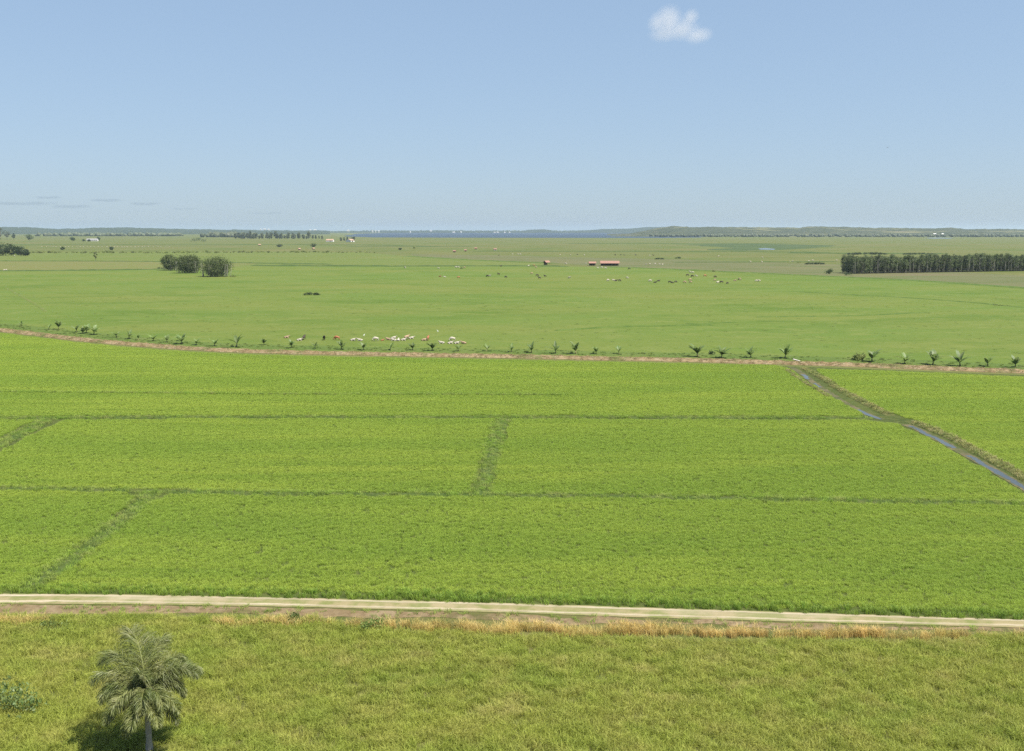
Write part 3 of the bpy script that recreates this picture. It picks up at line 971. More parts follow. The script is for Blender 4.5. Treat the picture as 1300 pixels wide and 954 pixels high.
# ------------------------------------------------------------------ hills
def hills(name, tops, d0, dc, d1, mat, seed, rough):
    mb = MB()
    step = 2.0
    x0, x1 = tops[0][0], tops[-1][0]
    nx = int((x1 - x0) / step)
    ds = [d0 + (dc - d0) * (j / 10) for j in range(10)] + [dc + (d1 - dc) * (j / 4) for j in range(5)]
    for i in range(nx + 1):
        px = x0 + i * step
        top = H + (YH - tab_at(tops, px)) / F * dc * 1.0
        for d in ds:
            f = (d - d0) / (dc - d0) if d <= dc else (d1 - d) / (d1 - dc)
            f = max(0, f)
            s = f * f * (3 - 2 * f)
            s = s * .75 + .25 * f
            X = (px - 650) / F * d
            z = top * s
            if 0 < f:
                z += rough * s * (noise.noise((X * .004, d * .004, seed)) * 1.6 + noise.noise((X * .016, d * .016, seed)) + .8 * noise.noise((X * .05, d * .05, seed)))
            mb.v.append((X, d, z - .5 * (1 - min(1, f * 20))))
    n = len(ds)
    for i in range(nx):
        for j in range(n - 1):
            a = i * n + j
            mb.f.append((a, a + n, a + n + 1, a + 1))
    tag(mb.build(name, mat, smooth=True), kind='structure')


hills('hills', [(-180, 287.5), (0, 288.3), (40, 288.8), (75, 290.8), (100, 290.6), (130, 288.9), (165, 289.2), (200, 290.2), (240, 291), (290, 292), (340, 292.4), (420, 293.4)],
      7000, 9500, 12500, M['bluehill'], 3, 5)
hills('hills', [(400, 294), (500, 293.2), (560, 292.6), (590, 293.4), (660, 293.4), (672, 291.9), (690, 291.8), (706, 293.4), (730, 293), (745, 292.4), (765, 291.2), (780, 290.8), (800, 290.2), (820, 289), (840, 288.2), (900, 289.5), (940, 293)],
      10500, 12000, 14500, M['bluehill'], 8, 4)
hills('hills', [(770, 298.5), (800, 296.5), (820, 292.5), (838, 289.2), (852, 287.7), (866, 288), (880, 288.7), (905, 288.2), (935, 288.5), (962, 288.6), (1000, 289.5),
                (1013, 290), (1022, 288), (1040, 287.9), (1060, 289), (1100, 289.4), (1150, 289.6), (1165, 289.5), (1185, 290), (1205, 289.2), (1222, 290.8), (1260, 291.2), (1300, 292), (1480, 292)],
      4600, 6300, 8500, M['hill'], 14, 4)

# lake, pond
tag(polymesh([px_poly([(436, 300.6), (470, 301.6), (560, 302), (700, 302.2), (830, 302.4), (890, 301.8), (905, 299), (880, 296), (760, 295.3), (520, 295.2), (452, 297)], 150, 60, 8)], .12)
    .build('lake', M['lake']), kind='structure')
tag(polymesh([px_poly([(962, 316), (970, 315.2), (984, 316.2), (983, 317.4), (966, 317.2)], 5, 2, 9)], .1).build('pond', M['pond']), kind='structure')
tag(polymesh([px_poly([(1172, 302.4), (1190, 301.8), (1212, 302.4), (1206, 303.2), (1180, 303.1)], 30, 10, 9)], .12).build('pond', M['pond']), kind='structure')


# ------------------------------------------------------------------ buildings
def gable(mb, w, d, z0, z1, over=.4, th=.25):
    """a gabled roof with the ridge along x"""
    w2, d2 = w / 2 + over, d / 2 + over
    vs = []
    for x in (-w2, w2):
        vs += [(x, -d2, z0), (x, 0, z1), (x, d2, z0), (x, d2, z0 - th), (x, 0, z1 - th), (x, -d2, z0 - th)]
    fs = [(0, 6, 7, 1), (1, 7, 8, 2), (2, 8, 9, 3), (3, 9, 10, 4), (4, 10, 11, 5), (5, 11, 6, 0), (0, 1, 4, 5), (1, 2, 3, 4), (6, 11, 10, 7), (7, 10, 9, 8)]
    mb.add(vs, fs)


def house(name, loc, rz, w, d, wall_h, ridge_h, wallm, roofm, label, cat, openings, group=None):
    e = empty(name, loc, rz)
    wl = MB()
    w2, d2 = w / 2, d / 2
    vs = []
    for x in (-w2, w2):
        vs += [(x, -d2, -.2), (x, -d2, wall_h), (x, 0, ridge_h - .3), (x, d2, wall_h), (x, d2, -.2)]
    wl.add(vs, [(0, 5, 6, 1), (4, 3, 8, 9), (0, 1, 2, 3, 4), (5, 9, 8, 7, 6), (1, 6, 7, 2), (2, 7, 8, 3)])
    wl.build('wall', wallm, e)
    rf = MB()
    gable(rf, w, d, wall_h + .12, ridge_h, .5)
    rf.build('roof', roofm, e)
    for kind, x, z, ow, oh in openings:
        m_ = MB()
        m_.box((x, -d2 - .03, z), (ow, .12, oh))
        m_.build(kind, M['dark'], e)
    return tag(e, label, cat, group)


def ops(w, nwin, door_x, wh):
    o = [('door', door_x, wh * .38, max(1, w * .06), wh * .76)]
    for k in range(nwin):
        x = -w / 2 + w * (k + .5) / nwin
        if abs(x - door_x) > w * .09:
            o.append(('window', x, wh * .58, w * .05, wh * .3))
    return o


house('farm_shed', P(117.5, 306.4), R(4), 30, 10, 4.2, 7.0, M['greywall'], M['greyroof'], 'long pale farm shed with a low grey roof on the far left plain', 'shed', ops(30, 6, -6, 4.2))
house('farmhouse', P(419, 307.2), R(-5), 19, 12, 3.6, 7.5, M['white'], M['paleroof'], 'wide farmhouse with a pale orange roof on the far plain', 'house', ops(19, 5, 2, 3.6))
house('farmhouse', P(444.5, 307.4), R(62), 16, 17, 4.0, 8.0, M['white'], M['paleroof'], 'white gabled farmhouse with a dark doorway among far trees', 'house',
      [('door', -1, 2, 4.5, 4)] + ops(16, 4, -1, 4)[1:])


def open_shed(name, px, py, w, d, h, rh, label, roofm, rz=0):
    e = empty(name, P(px, py), rz)
    rf = MB()
    gable(rf, w, d, h, rh, .4, .2)
    rf.build('roof', roofm, e)
    b_ = MB()
    b_.box((0, d / 2 - .2, h / 2 - .05), (w - .6, .2, h - .1))
    b_.build('back_wall', M['timber'], e)
    n = max(2, int(w / 3.2))
    for k in range(n + 1):
        for s in (-1, 1):
            p_ = MB()
            p_.tube([(-w / 2 + .3 + (w - .6) * k / n, s * (d / 2 - (.15 if s < 0 else .45)), -.2), (-w / 2 + .3 + (w - .6) * k / n, s * (d / 2 - (.15 if s < 0 else .45)), h)], [.13, .11], 6)
            p_.build('post', M['timber'], e)
    return tag(e, label, 'shed')


open_shed('open_shed', 774, 337.6, 16.4, 7, 2.3, 4.4, 'long open cattle shed with a faded red tiled roof at the pasture edge', M['redroof'], R(-3))
open_shed('open_shed', 752, 337.4, 6, 5, 2.2, 3.6, 'small open shed with a dull red roof, left of the long one', M['redroof'])
open_shed('open_shed', 694, 336.6, 4.2, 4, 2.4, 4.0, 'tiny dark open hut with a bright red roof, alone left of the sheds', M['redroof'], R(35))
for k, (px, py, w, lab) in enumerate(((577, 320.6, 5, 'leftmost of the four red-roofed huts in the far plain'), (591, 319.4, 4.5, 'second from the left of the four red-roofed huts in the far plain'),
                                      (604, 316.8, 5.5, 'third from the left of the four red-roofed huts in the far plain'), (628.5, 318, 6, 'rightmost hut with pale wall of the four in the far plain'),
                                      (329.5, 312, 7, 'tiny orange-roofed hut alone in front of the far tree belt'), (380, 317.6, 4, 'tiny orange-roofed hut in the far hedge line, left of another'),
                                      (398, 317, 4.5, 'tiny orange-roofed hut in front of the dark spreading tree'))):
    house('hut', P(px, py), R(-12 + 9 * k), w * .68, w * .55, 1.6, 3.0, M['greywall'] if k == 3 else M['timber'], M['redroof'] if k < 4 else M['paleroof'], lab, 'hut',
          [('door', 0, .9, 1, 1.8)], 'huts on the far plain')
# far white buildings along the skyline
WB = [(331, 291.3, 26, 12), (336, 290.8, 34, 16), (341, 291.2, 30, 13), (394, 292, 30, 13), (400, 291.8, 46, 15), (442, 292.5, 42, 14), (473, 293.5, 24, 16), (477, 293.3, 18, 20), (481, 293.4, 22, 22),
      (521, 294.4, 24, 10), (547, 292.8, 40, 11), (576, 294.9, 50, 13), (585.5, 294.8, 26, 18), (628, 295.2, 34, 9), (632, 295, 40, 11), (641, 295.1, 34, 10), (647, 295, 30, 9)]
for k, (px, py, w, h) in enumerate(WB):
    dist = 10200.0
    p = ray(px, py)
    p = Vector((p.x / p.y * dist, dist, H + p.z / p.y * dist))
    zb = max(0, p.z - h * .6)
    house('white_building', (p.x, p.y, zb - 6), R(-8 + k * 5 % 23), w * .5, w * .34, h * .6 + 6, h * .7 + 7.5, M['greywall'], M['white'],
          'tiny white town building on the far horizon, ' + ordl(k), 'building', [], 'white buildings on the horizon')
for k, (px, py, lab) in enumerate(((1186.5, 298.6, 'left one of two white houses below the right hills'), (1196.5, 298.6, 'right one of two white houses below the right hills'))):
    dist = 5050.0
    p = ray(px, py)
    house('white_house', (p.x / p.y * dist, dist, max(0, H + p.z / p.y * dist - 1)), R(10 * k), 14 - 3 * k, 9, 6, 9, M['white'], M['white'], lab, 'house', ops(12, 3, 1, 5))


# ------------------------------------------------------------------ banana plants
def banana_meshes(seed, n, h, lean):
    rng = random.Random(seed)
    st, lf = MB(), MB()
    sh = h * .2
    tip = Vector((lean * .25, 0, sh))
    st.tube([(0, 0, -.1), tip * .5, tip], [.13, .10, .06], 7)
    for k in range(2):
        a = rng.uniform(0, 6.28)
        st.tube([(.25 * math.cos(a), .25 * math.sin(a), -.1), (.32 * math.cos(a), .32 * math.sin(a), sh * .45)], [.07, .03], 6)
    for k in range(n):
        az = k * 2.4 + rng.uniform(-.4, .4)
        Ln = h * rng.uniform(.42, .88)
        el = rng.uniform(.8, 1.5)
        w = rng.uniform(.22, .36) * h / 2.7
        pts = []
        p = tip.copy()
        e = el
        for j in range(8):
            pts.append(p.copy())
            p = p + Vector((math.cos(az) * math.cos(e), math.sin(az) * math.cos(e), math.sin(e))) * Ln / 7
            e -= rng.uniform(.04, .2)
        o = len(lf.v)
        sd = Vector((-math.sin(az), math.cos(az), 0))
        for j, q in enumerate(pts):
            ww = w * (0.12 if j == 0 else [0, .5, .95, 1, 1, .92, .7, .12][j]) * rng.uniform(.8, 1.05)
            lf.v += [tuple(q + sd * ww + Vector((0, 0, ww * .28))), tuple(q), tuple(q - sd * ww + Vector((0, 0, ww * .28)))]
        for j in range(7):
            a = o + j * 3
            lf.f += [(a, a + 3, a + 4, a + 1), (a + 1, a + 4, a + 5, a + 2)]
    return st.mesh('stem', M['banstem'], True), lf.mesh('crown', M['banana'])


bmesh_vars = {'upright': [banana_meshes(i, 10, 2.7, .3) for i in (1, 2)], 'spreading': [banana_meshes(i, 15, 2.7, .2) for i in (3, 4, 5)], 'narrow': [banana_meshes(i, 6, 2.7, .9) for i in (6, 7)]}
BAN = [(27, 415, 8, 'narrow'), (61, 419, 9, 'narrow'), (74.6, 418.5, 12, 'spreading'), (96.5, 422.5, 12, 'narrow'), (105, 424, 9, 'spreading'), (109, 423.6, 12, 'spreading'), (119, 425.4, 13, 'spreading'),
       (148, 428.8, 10, 'narrow'), (164, 430.8, 12, 'narrow'), (175.7, 432.2, 10, 'narrow'), (194.7, 433.6, 10, 'upright'), (212, 434.8, 9, 'spreading'), (230.6, 437, 14, 'spreading'),
       (249, 438.5, 9, 'upright'), (272.5, 440, 12, 'upright'), (300, 441.4, 19, 'narrow'), (335, 438, 8, 'spreading'), (370, 442, 11, 'upright'), (399, 442.6, 10, 'narrow'), (433, 444, 13, 'upright'),
       (461.5, 445, 12, 'upright'), (494.6, 445, 12, 'narrow'), (524, 445, 11, 'upright'), (548.8, 446, 12, 'spreading'), (582, 446.4, 11, 'upright'), (617, 446.6, 12, 'narrow'), (650, 447.4, 12, 'narrow'),
       (675, 448.2, 13, 'upright'), (706, 449, 15, 'narrow'), (731, 449.6, 17, 'upright'), (756.6, 449.8, 11, 'upright'), (786.7, 450, 13, 'narrow'), (886, 453.5, 17, 'spreading'), (916, 455, 16, 'spreading'),
       (953, 454.4, 13, 'spreading'), (996, 455.6, 18, 'upright'), (1107, 459.6, 18, 'upright'), (1148, 462.4, 14, 'spreading'), (1184, 464, 19, 'spreading'), (1219, 465, 18, 'upright'), (1254, 465.8, 16, 'upright'),
       (1289, 467, 16, 'upright')]
rnb = random.Random(31)
for k, (px, py, h, kind) in enumerate(BAN):
    e = empty('banana_plant', P(px, py), rnb.uniform(0, 6.28))
    sm, lm = bmesh_vars[kind][k % len(bmesh_vars[kind])]
    for nm, me in (('stem', sm), ('crown', lm)):
        o = bpy.data.objects.new(nm, me)
        COL.objects.link(o)
        o.parent = e
    sc = h / pxm(py) / 2.25
    e.scale = (sc * rnb.uniform(.95, 1.3), sc * rnb.uniform(.95, 1.3), sc)
    e.rotation_euler[0], e.rotation_euler[1] = rnb.uniform(-.16, .16), rnb.uniform(-.16, .16)
    size = 'tall' if h >= 16 else 'small' if h <= 10 else 'young'
    tag(e, f'{size} {kind} banana plant along the dry bank, {ordl(k)}', 'banana plant', 'banana plants along the dry bank')

# slab on the bank
e = MB()
e.v = [(-.9, -.35, 0), (.9, -.35, 0), (.9, .35, 0), (-.9, .35, 0), (-.85, -.32, .16), (.85, -.32, .12), (.85, .32, .12), (-.85, .32, .16)]
e.f = [(0, 3, 2, 1), (4, 5, 6, 7), (0, 1, 5, 4), (1, 2, 6, 5), (2, 3, 7, 6), (3, 0, 4, 7)]
o = e.build('concrete_slab', M['slab'], None, False, P(1011, 461.8) + Vector((0, 0, .75)))
o.rotation_euler = (R(-18), R(14), R(-12))
tag(o, 'pale slab lying tilted on the dry bank where the ditch begins', 'slab')


# ------------------------------------------------------------------ cattle
def skin_mesh(name, verts, edges, rads, sub=1):
    me = bpy.data.meshes.new(name)
    me.from_pydata(verts, edges, [])
    o = bpy.data.objects.new(name, me)
    COL.objects.link(o)
    md = o.modifiers.new('skin', 'SKIN')
    md.use_smooth_shade = True
    sv_ = me.skin_vertices[0].data
    for k, r in enumerate(rads):
        sv_[k].radius = (r, r) if not isinstance(r, tuple) else r
    sv_[0].use_root = True
    ms = o.modifiers.new('sub', 'SUBSURF')
    ms.levels = ms.render_levels = sub
    dg = bpy.context.evaluated_depsgraph_get()
    out = bpy.data.meshes.new_from_object(o.evaluated_get(dg))
    bpy.data.objects.remove(o)
    return out


def cow(pose):
    V, E, Rd = [], [], []

    def v(p, r, to=None):
        V.append(p); Rd.append(r)
        if to is not None:
            E.append((to, len(V) - 1))
        return len(V) - 1
    dz = -.62 if pose == 'lying' else 0
    pel = v((-.62, 0, 1.17 + dz), .31)
    mid = v((-.1, 0, 1.10 + dz), (.38, .40), pel)
    ch = v((.45, 0, 1.13 + dz), .33, mid)
    v((.42, 0, 1.50 + dz), .10, ch)
    if pose == 'grazing':
        nk = v((.85, 0, .95), .19, ch)
        hd = v((1.12, 0, .50), .13, nk)
        mz = v((1.26, 0, .16), .085, hd)
    else:
        nk = v((.82, 0, 1.38 + dz), .19, ch)
        hd = v((1.1, 0, 1.58 + dz), .14, nk)
        mz = v((1.42, 0, 1.42 + dz), .085, hd)
    for s in (-1, 1):
        hz = V[hd]
        v((hz[0] - .06, s * .30, hz[2] + .02), .05, hd)
        if pose == 'lying':
            a = v((.55, s * .26, .30), .14, ch)
            b = v((.9, s * .28, .12), .08, a)
            v((.6, s * .34, .07), .06, b)
            a = v((-.55, s * .34, .32), .2, pel)
            b = v((-.1, s * .45, .13), .10, a)
            v((-.5, s * .5, .07), .06, b)
        else:
            st = .12 * s if pose == 'grazing' else -.05 * s
            a = v((.5, s * .19, .82), .13, ch)
            b = v((.5 + st, s * .19, .45), .075, a)
            v((.48 + st, s * .19, .05), .065, b)
            a = v((-.62, s * .22, .84), .17, pel)
            b = v((-.78 - st, s * .22, .48), .08, a)
            v((-.70 - st, s * .22, .05), .065, b)
    t1 = v((-.95, 0, 1.12 + dz), .05, pel)
    v((-1.0, 0, max(.12, .55 + dz)), .035, t1)
    return skin_mesh('cow_' + pose, V, E, Rd)


base = {p: cow(p) for p in ('standing', 'grazing', 'lying')}
COWS = {}
for p, me in base.items():
    for c in ('white', 'tan', 'red', 'dark'):
        m_ = me.copy()
        m_.materials.clear()
        m_.materials.append(M['cow_' + c])
        COWS[p, c] = m_
CN = {'white': 'white', 'tan': 'tan', 'red': 'red-brown', 'dark': 'dark brown'}
rc = random.Random(77)


def put_cow(px, py, c, pose, rz, sc=1.0):
    o = bpy.data.objects.new('cow', COWS[pose, c])
    COL.objects.link(o)
    o.location = P(px, py)
    o.rotation_euler = (0, 0, rz)
    o.scale = (sc,) * 3
    return o


NEAR = [(363.7, 429.6, 'tan', 'lying', 0), (380, 433, 'white', 'lying', 0), (386, 431.8, 'dark', 'standing', 80), (411.5, 432.2, 'dark', 'standing', -70), (427.7, 432.2, 'red', 'grazing', 180),
        (448, 433, 'white', 'lying', 0), (457.3, 433.3, 'white', 'lying', 180), (477, 433.5, 'white', 'grazing', 200), (485.4, 433, 'red', 'lying', 30), (493.5, 432.2, 'tan', 'lying', 170), (499.5, 430.4, 'white', 'lying', 10),
        (500, 433.2, 'white', 'lying', 185), (505.7, 433.2, 'white', 'lying', 90), (512, 432.8, 'white', 'lying', 0), (516.5, 431.4, 'tan', 'standing', 35), (522, 430.6, 'white', 'lying', 10), (538, 433, 'tan', 'lying', 0),
        (543.3, 432.6, 'red', 'standing', 80), (561, 436.6, 'white', 'lying', 185), (571.5, 436.9, 'white', 'lying', 10), (574.3, 433.6, 'white', 'grazing', 195), (579.7, 437, 'white', 'lying', 0), (588.8, 436.9, 'tan', 'lying', 160)]
for k, (px, py, c, pose, a) in enumerate(NEAR):
    o = put_cow(px, py, c, pose, R(a), (.9 if pose != 'lying' else .84) if c != 'red' or pose != 'lying' else .55)
    same = [q for q in NEAR if q[2] == c and q[3] == pose]
    lab = f'{CN[c]} cow {pose} in the herd by the banana plants'
    if len(same) > 1:
        same.sort(key=lambda q: q[0])
        i = same.index((px, py, c, pose, a))
        lab += f', {ordn(i)} such from the left'
    tag(o, lab, 'cow', 'herd behind the banana plants')

CL = {
    'in the loose herd right of centre': [
        (876, 346.6, 'white'), (879.4, 347.4, 'white'), (872.7, 350.8, 'dark'), (879, 352.3, 'dark'), (876, 357, 'tan'), (876.8, 359.8, 'tan'), (884, 352, 'white'), (895, 351.6, 'red'), (907.8, 353, 'dark'),
        (907.6, 357, 'tan'), (911, 359.2, 'white'), (916, 360, 'dark'), (923.5, 361, 'dark'), (933, 357, 'tan'), (939, 356.4, 'tan'), (825.4, 358.2, 'white'), (831.5, 359.4, 'dark'), (835.8, 357.5, 'dark'),
        (850, 359.6, 'dark'), (853.8, 359.7, 'dark'), (857.8, 359.4, 'dark'), (869, 360, 'tan'), (781.7, 357.2, 'dark'), (786.4, 357.7, 'dark'), (796, 354.2, 'white'), (772, 357.4, 'white'), (779, 356.6, 'white')],
    'in the lone pair on the right pasture': [(960.4, 358.2, 'white'), (963.8, 358.2, 'white')],
    'in the line beside the long shed': [(819.8, 336.4, 'white'), (824.8, 336.2, 'white'), (831.6, 336.1, 'white'), (837.5, 336.2, 'white'), (840.8, 336.4, 'white')],
    'on the plain left of the plantation': [(952.8, 333.6, 'white'), (967.2, 333.8, 'white'), (968, 328, 'white'), (1003, 333, 'white'), (1006.2, 333, 'white'), (1027, 332.6, 'white'), (1031.7, 331.9, 'white'), (1062, 331.6, 'white'),
                                            (912, 326.4, 'white')],
    'on the far plain beyond the sheds': [(650.8, 323.8, 'white'), (657.6, 323.7, 'white'), (660.4, 323.7, 'white'), (711, 324.6, 'white'), (724, 324.6, 'white'), (733, 324.2, 'dark'), (741.9, 325, 'white'),
                                                               (781, 324.7, 'dark'), (788, 324.7, 'dark'), (792.5, 325, 'dark'), (807, 324.8, 'dark'), (825, 325.3, 'white'), (829.5, 325.2, 'dark'), (633.5, 325, 'dark')],
    'by the grass strip left of the sheds': [(671, 338.9, 'white'), (678, 338.4, 'red'), (718.5, 336.2, 'white'), (743.7, 335.2, 'white'), (764, 341, 'white'), (759, 340.8, 'white'), (769, 341.2, 'white'), (799, 342.4, 'dark'), (636, 339, 'dark'),
                                             (680.5, 340.8, 'tan')],
    'scattered left of the loose herd': [(682, 351.2, 'dark'), (685, 354.6, 'dark'), (692, 352.2, 'dark'), (642, 353.2, 'dark'), (633, 349.6, 'dark'), (722.8, 354.2, 'white'), (675, 348.6, 'tan'), (621.5, 350.8, 'white'),
                                                        (619, 352.2, 'dark')],
    'in the pasture left of centre': [(514, 341, 'white'), (557, 341.2, 'white'), (579, 340.6, 'white'), (581.8, 340.6, 'white'), (586, 342, 'dark'), (589.5, 341, 'tan'), (558.5, 351.8, 'red'), (564.6, 352.4, 'white'), (582, 353.6, 'red')],
    'at the foot of the left edge thicket': [(18.5, 326.2, 'white')],
    'near the left edge of the pasture': [(5.6, 344.4, 'white'), (7.4, 344.3, 'white')],
}
for where, lst in CL.items():
    for px, py, c in lst:
        pose = rc.choice(['grazing', 'grazing', 'standing', 'lying']) if py > 330 else rc.choice(['grazing', 'standing'])
        o = put_cow(px, py, c, pose, rc.choice([0, math.pi]) + rc.uniform(-.7, .7), rc.uniform(.9, 1.1))
        same = sorted(q[0] for q in lst if q[2] == c)
        n = len(same)
        i = same.index(px)
        sub = f'{CN[c]} cow {where}'
        if n > 1:
            pos_ = 'the leftmost' if i == 0 else 'the rightmost' if i == n - 1 else 'the ' + ordn(i) + ' from left:'
            pos_ = pos_.replace(' from left:', '')
            sub += f', {pos_} {CN[c]} one'
        tag(o, sub, 'cow', 'cattle ' + where)
k = 0
px = 53.0
line = []
while px < 216:
    line.append(px)
    px += rc.uniform(3.2, 6.5)
for k, px in enumerate(line):
    o = put_cow(px, 314.2 + rc.uniform(-.2, .2), 'white', rc.choice(['grazing', 'standing']), rc.choice([0, math.pi]) + rc.uniform(-.4, .4), rc.uniform(.9, 1.1))
    tag(o, 'tiny white cow in the long line across the far left plain, ' + ordl(k), 'cow', 'line of white cattle on the far left plain')

# ------------------------------------------------------------------ birds
def bird_mesh(span, mat):
    V = [(-.22, 0, 0), (0, 0, .02), (.2, 0, .02), (.36, 0, .04), (.02, .28, .1), (-.08, .62, .04), (.02, -.28, .1), (-.08, -.62, .04), (-.4, .06, 0), (-.4, -.06, 0)]
    E = [(0, 1), (1, 2), (2, 3), (1, 4), (4, 5), (1, 6), (6, 7), (0, 8), (0, 9)]
    Rr = [.06, .09, .07, .03, (.05, .03), (.02, .015), (.05, .03), (.02, .015), .02, .02]
    me = skin_mesh('bird', V, E, Rr)
    me.materials.clear()
    me.materials.append(mat)
    return me


d = ray(1127, 187.5)
o = bpy.data.objects.new('bird', bird_mesh(1.2, M['bird']))
COL.objects.link(o)
o.location = Vector((0, 0, H)) + d * 420
o.scale = (1.1,) * 3
o.rotation_euler = (R(-20), 0, R(60))
tag(o, 'small grey bird gliding high in the open sky at the right', 'bird')
V = [(0, 0, .40), (.12, 0, .45), (.18, 0, .62), (.24, 0, .78), (.36, 0, .76), (-.2, 0, .34), (0, .04, .2), (0, .05, .01), (0, -.04, .2), (0, -.05, .01)]
E = [(0, 1), (1, 2), (2, 3), (3, 4), (0, 5), (0, 6), (6, 7), (0, 8), (8, 9)]
eg = skin_mesh('egret', V, E, [.13, .10, .045, .05, .02, .05, .03, .018, .03, .018])
eg.materials.clear()
eg.materials.append(M['egret'])
for px, py, a, lab in ((462, 427.4, 30, 'white egret standing beyond the left half of the herd'), (555.8, 422.2, 200, 'white egret standing alone on the pasture beyond the right half of the herd')):
    o = bpy.data.objects.new('egret', eg)
    COL.objects.link(o)
    o.location = P(px, py)
    o.rotation_euler = (0, 0, R(a))
    tag(o, lab, 'bird', 'egrets by the herd')


# ------------------------------------------------------------------ the palm in the foreground
def palm():
    dist = 57.0
    cx = (190 - 650) / F
    d = ray(186, 884)
    c = Vector((0, 0, H)) + d * (dist / d.y)
    e = empty('palm_tree', (c.x, c.y, 0))
    hz = c.z
    tk = MB()
    pts = [(0.25 * math.sin(z * .25), .1 * math.cos(z * .3), z) for z in [i * .5 for i in range(int(hz / .5))]]
    off = pts[-1]
    pts = [(p_[0] - off[0] * i / (len(pts) - 1), p_[1] - off[1] * i / (len(pts) - 1), p_[2]) for i, p_ in enumerate(pts)]
    pts[0] = (pts[0][0], pts[0][1], -.2)
    tk.tube(pts + [(0, 0, hz)], [(.22 if i < 2 else .17) + (.012 if i % 2 else 0) for i in range(len(pts))] + [.12], 10)
    tk.build('trunk', M['palebark'], e, True)
    rng = random.Random(4)

    def frond(az, el, Ln, droop, twist=0.0):
        mb, rc_ = MB(), MB()
        p = Vector((0, 0, hz - .1))
        ang = el
        n = 46
        pts_, dirs = [], []
        for j in range(n):
            pts_.append(p.copy())
            dd = Vector((math.cos(az) * math.cos(ang), math.sin(az) * math.cos(ang), math.sin(ang)))
            dirs.append(dd)
            p = p + dd * Ln / n
            ang -= droop / n * (0.5 + 1.3 * j / n)
        rc_.tube(pts_, [.035 * (1 - .85 * j / n) for j in range(n)], 5)
        for j in range(5, n):
            tt = j / n
            dd = dirs[j]
            side = Vector((-math.sin(az), math.cos(az), 0))
            upv = side.cross(dd) * -1
            upv = dd.cross(side) * -1 if (dd.cross(side)).z < 0 else dd.cross(side)
            for s in (-1, 1):
                for rep in range(6):
                    ll = Ln * .25 * (math.sin(math.pi * min(1, .12 + tt * .9)) ** .6 + .12) * rng.uniform(.75, 1.15)
                    ra = rng.uniform(-.95, .95)
                    out = (side * s * math.cos(ra) + upv * math.sin(ra)).normalized()
                    a0 = (out * .8 + dd * rng.uniform(.45, .95)).normalized()
                    q0 = pts_[j] + dd * rng.uniform(0, Ln / n)
                    q1 = q0 + a0 * ll * .5
                    a1 = (a0 + Vector((0, 0, -rng.uniform(.35, .9)))).normalized()
                    q2 = q1 + a1 * ll * .3
                    a2 = (a1 + Vector((0, 0, -rng.uniform(.4, 1.0)))).normalized()
                    q3 = q2 + a2 * ll * .25
                    w = .0145
                    wv = a0.cross(Vector((rng.gauss(0, 1), rng.gauss(0, 1), rng.gauss(0, 1)))).normalized() * w
                    mb.add([q0 - wv * .5, q0 + wv * .5, q1 + wv, q1 - wv, q2 + wv * .8, q2 - wv * .8, q3], [(0, 1, 2, 3), (3, 2, 4, 5), (5, 4, 6)])
        f = mb.build('frond', M['palmleaf'], e)
        rc_.build('rachis', M['rachis'], f, True)

    # az: 0 right, 90 away from the camera, 180 left, 270 towards it
    for az, el, Ln, dr in ((128, 84, 5.9, 1.9), (155, 74, 5.3, 2.2), (60, 76, 4.9, 2.2), (95, 74, 5.2, 1.9), (30, 60, 4.9, 1.9), (15, 70, 4.8, 2.1), (175, 62, 5.0, 1.9), (10, 55, 3.6, 2.4), (35, 62, 3.5, 2.6), (185, 50, 4.2, 2.1), (205, 62, 4.2, 2.4), (240, 55, 3.8, 2.3), (280, 60, 3.7, 2.4), (320, 55, 3.6, 2.3),
                           (340, 30, 3.4, 1.8), (165, 25, 4.0, 1.5), (225, 22, 3.7, 1.5), (265, 20, 3.6, 1.5), (305, 18, 3.5, 1.5), (120, 40, 3.8, 1.9), (50, 30, 3.5, 1.8), (270, 85, 3.2, 1.0), (195, -5, 3.6, 1.0), (350, -8, 3.2, 1.0),
                           (250, -10, 3.3, 1.0)):
        frond(R(az + rng.uniform(-6, 6)), R(el), Ln * (1 if Ln > 5 else .84), dr)
    tag(e, 'feathery green palm crown at the lower left in front of the meadow', 'palm')


palm()

# ------------------------------------------------------------------ sky, sun, air, clouds
SUN_EL, SUN_AZ = 61, 118        # azimuth from +Y (ahead) towards +X (right)
w = bpy.data.worlds.new('World')
scn.world = w
w.use_nodes = True
wt = NT(w.node_tree)
w.node_tree.nodes.clear()
sky = wt.n('ShaderNodeTexSky', sky_type='NISHITA')
sky.sun_disc = False
sky.sun_elevation = R(SUN_EL)
sky.sun_rotation = R(SUN_AZ)
sky.altitude = 0
sky.air_density = 1.0
sky.dust_density = .6
sky.ozone_density = 2.0
gm = wt.n('ShaderNodeGamma', i={0: sky.outputs[0], 1: .38})       # a humid sky: less contrast between zenith and horizon
tn = wt.n('ShaderNodeMix', data_type='RGBA', blend_type='MULTIPLY', i={0: 1.0, 6: gm.outputs[0], 7: (.86, 1.06, 1.31, 1)})
bg = wt.n('ShaderNodeBackground', i={0: tn.outputs[2], 1: .13})
wo = wt.n('ShaderNodeOutputWorld', i={0: bg.outputs[0]})
sl = bpy.data.lights.new('sun', 'SUN')
sl.energy = 4.8
sl.angle = R(.5)
sl.color = (1, .95, .87)
so = bpy.data.objects.new('sun', sl)
COL.objects.link(so)
sd = Vector((math.sin(R(SUN_AZ)) * math.cos(R(SUN_EL)), math.cos(R(SUN_AZ)) * math.cos(R(SUN_EL)), math.sin(R(SUN_EL))))
so.rotation_euler = sd.to_track_quat('Z', 'Y').to_euler()
so.location = (0, 0, 300)

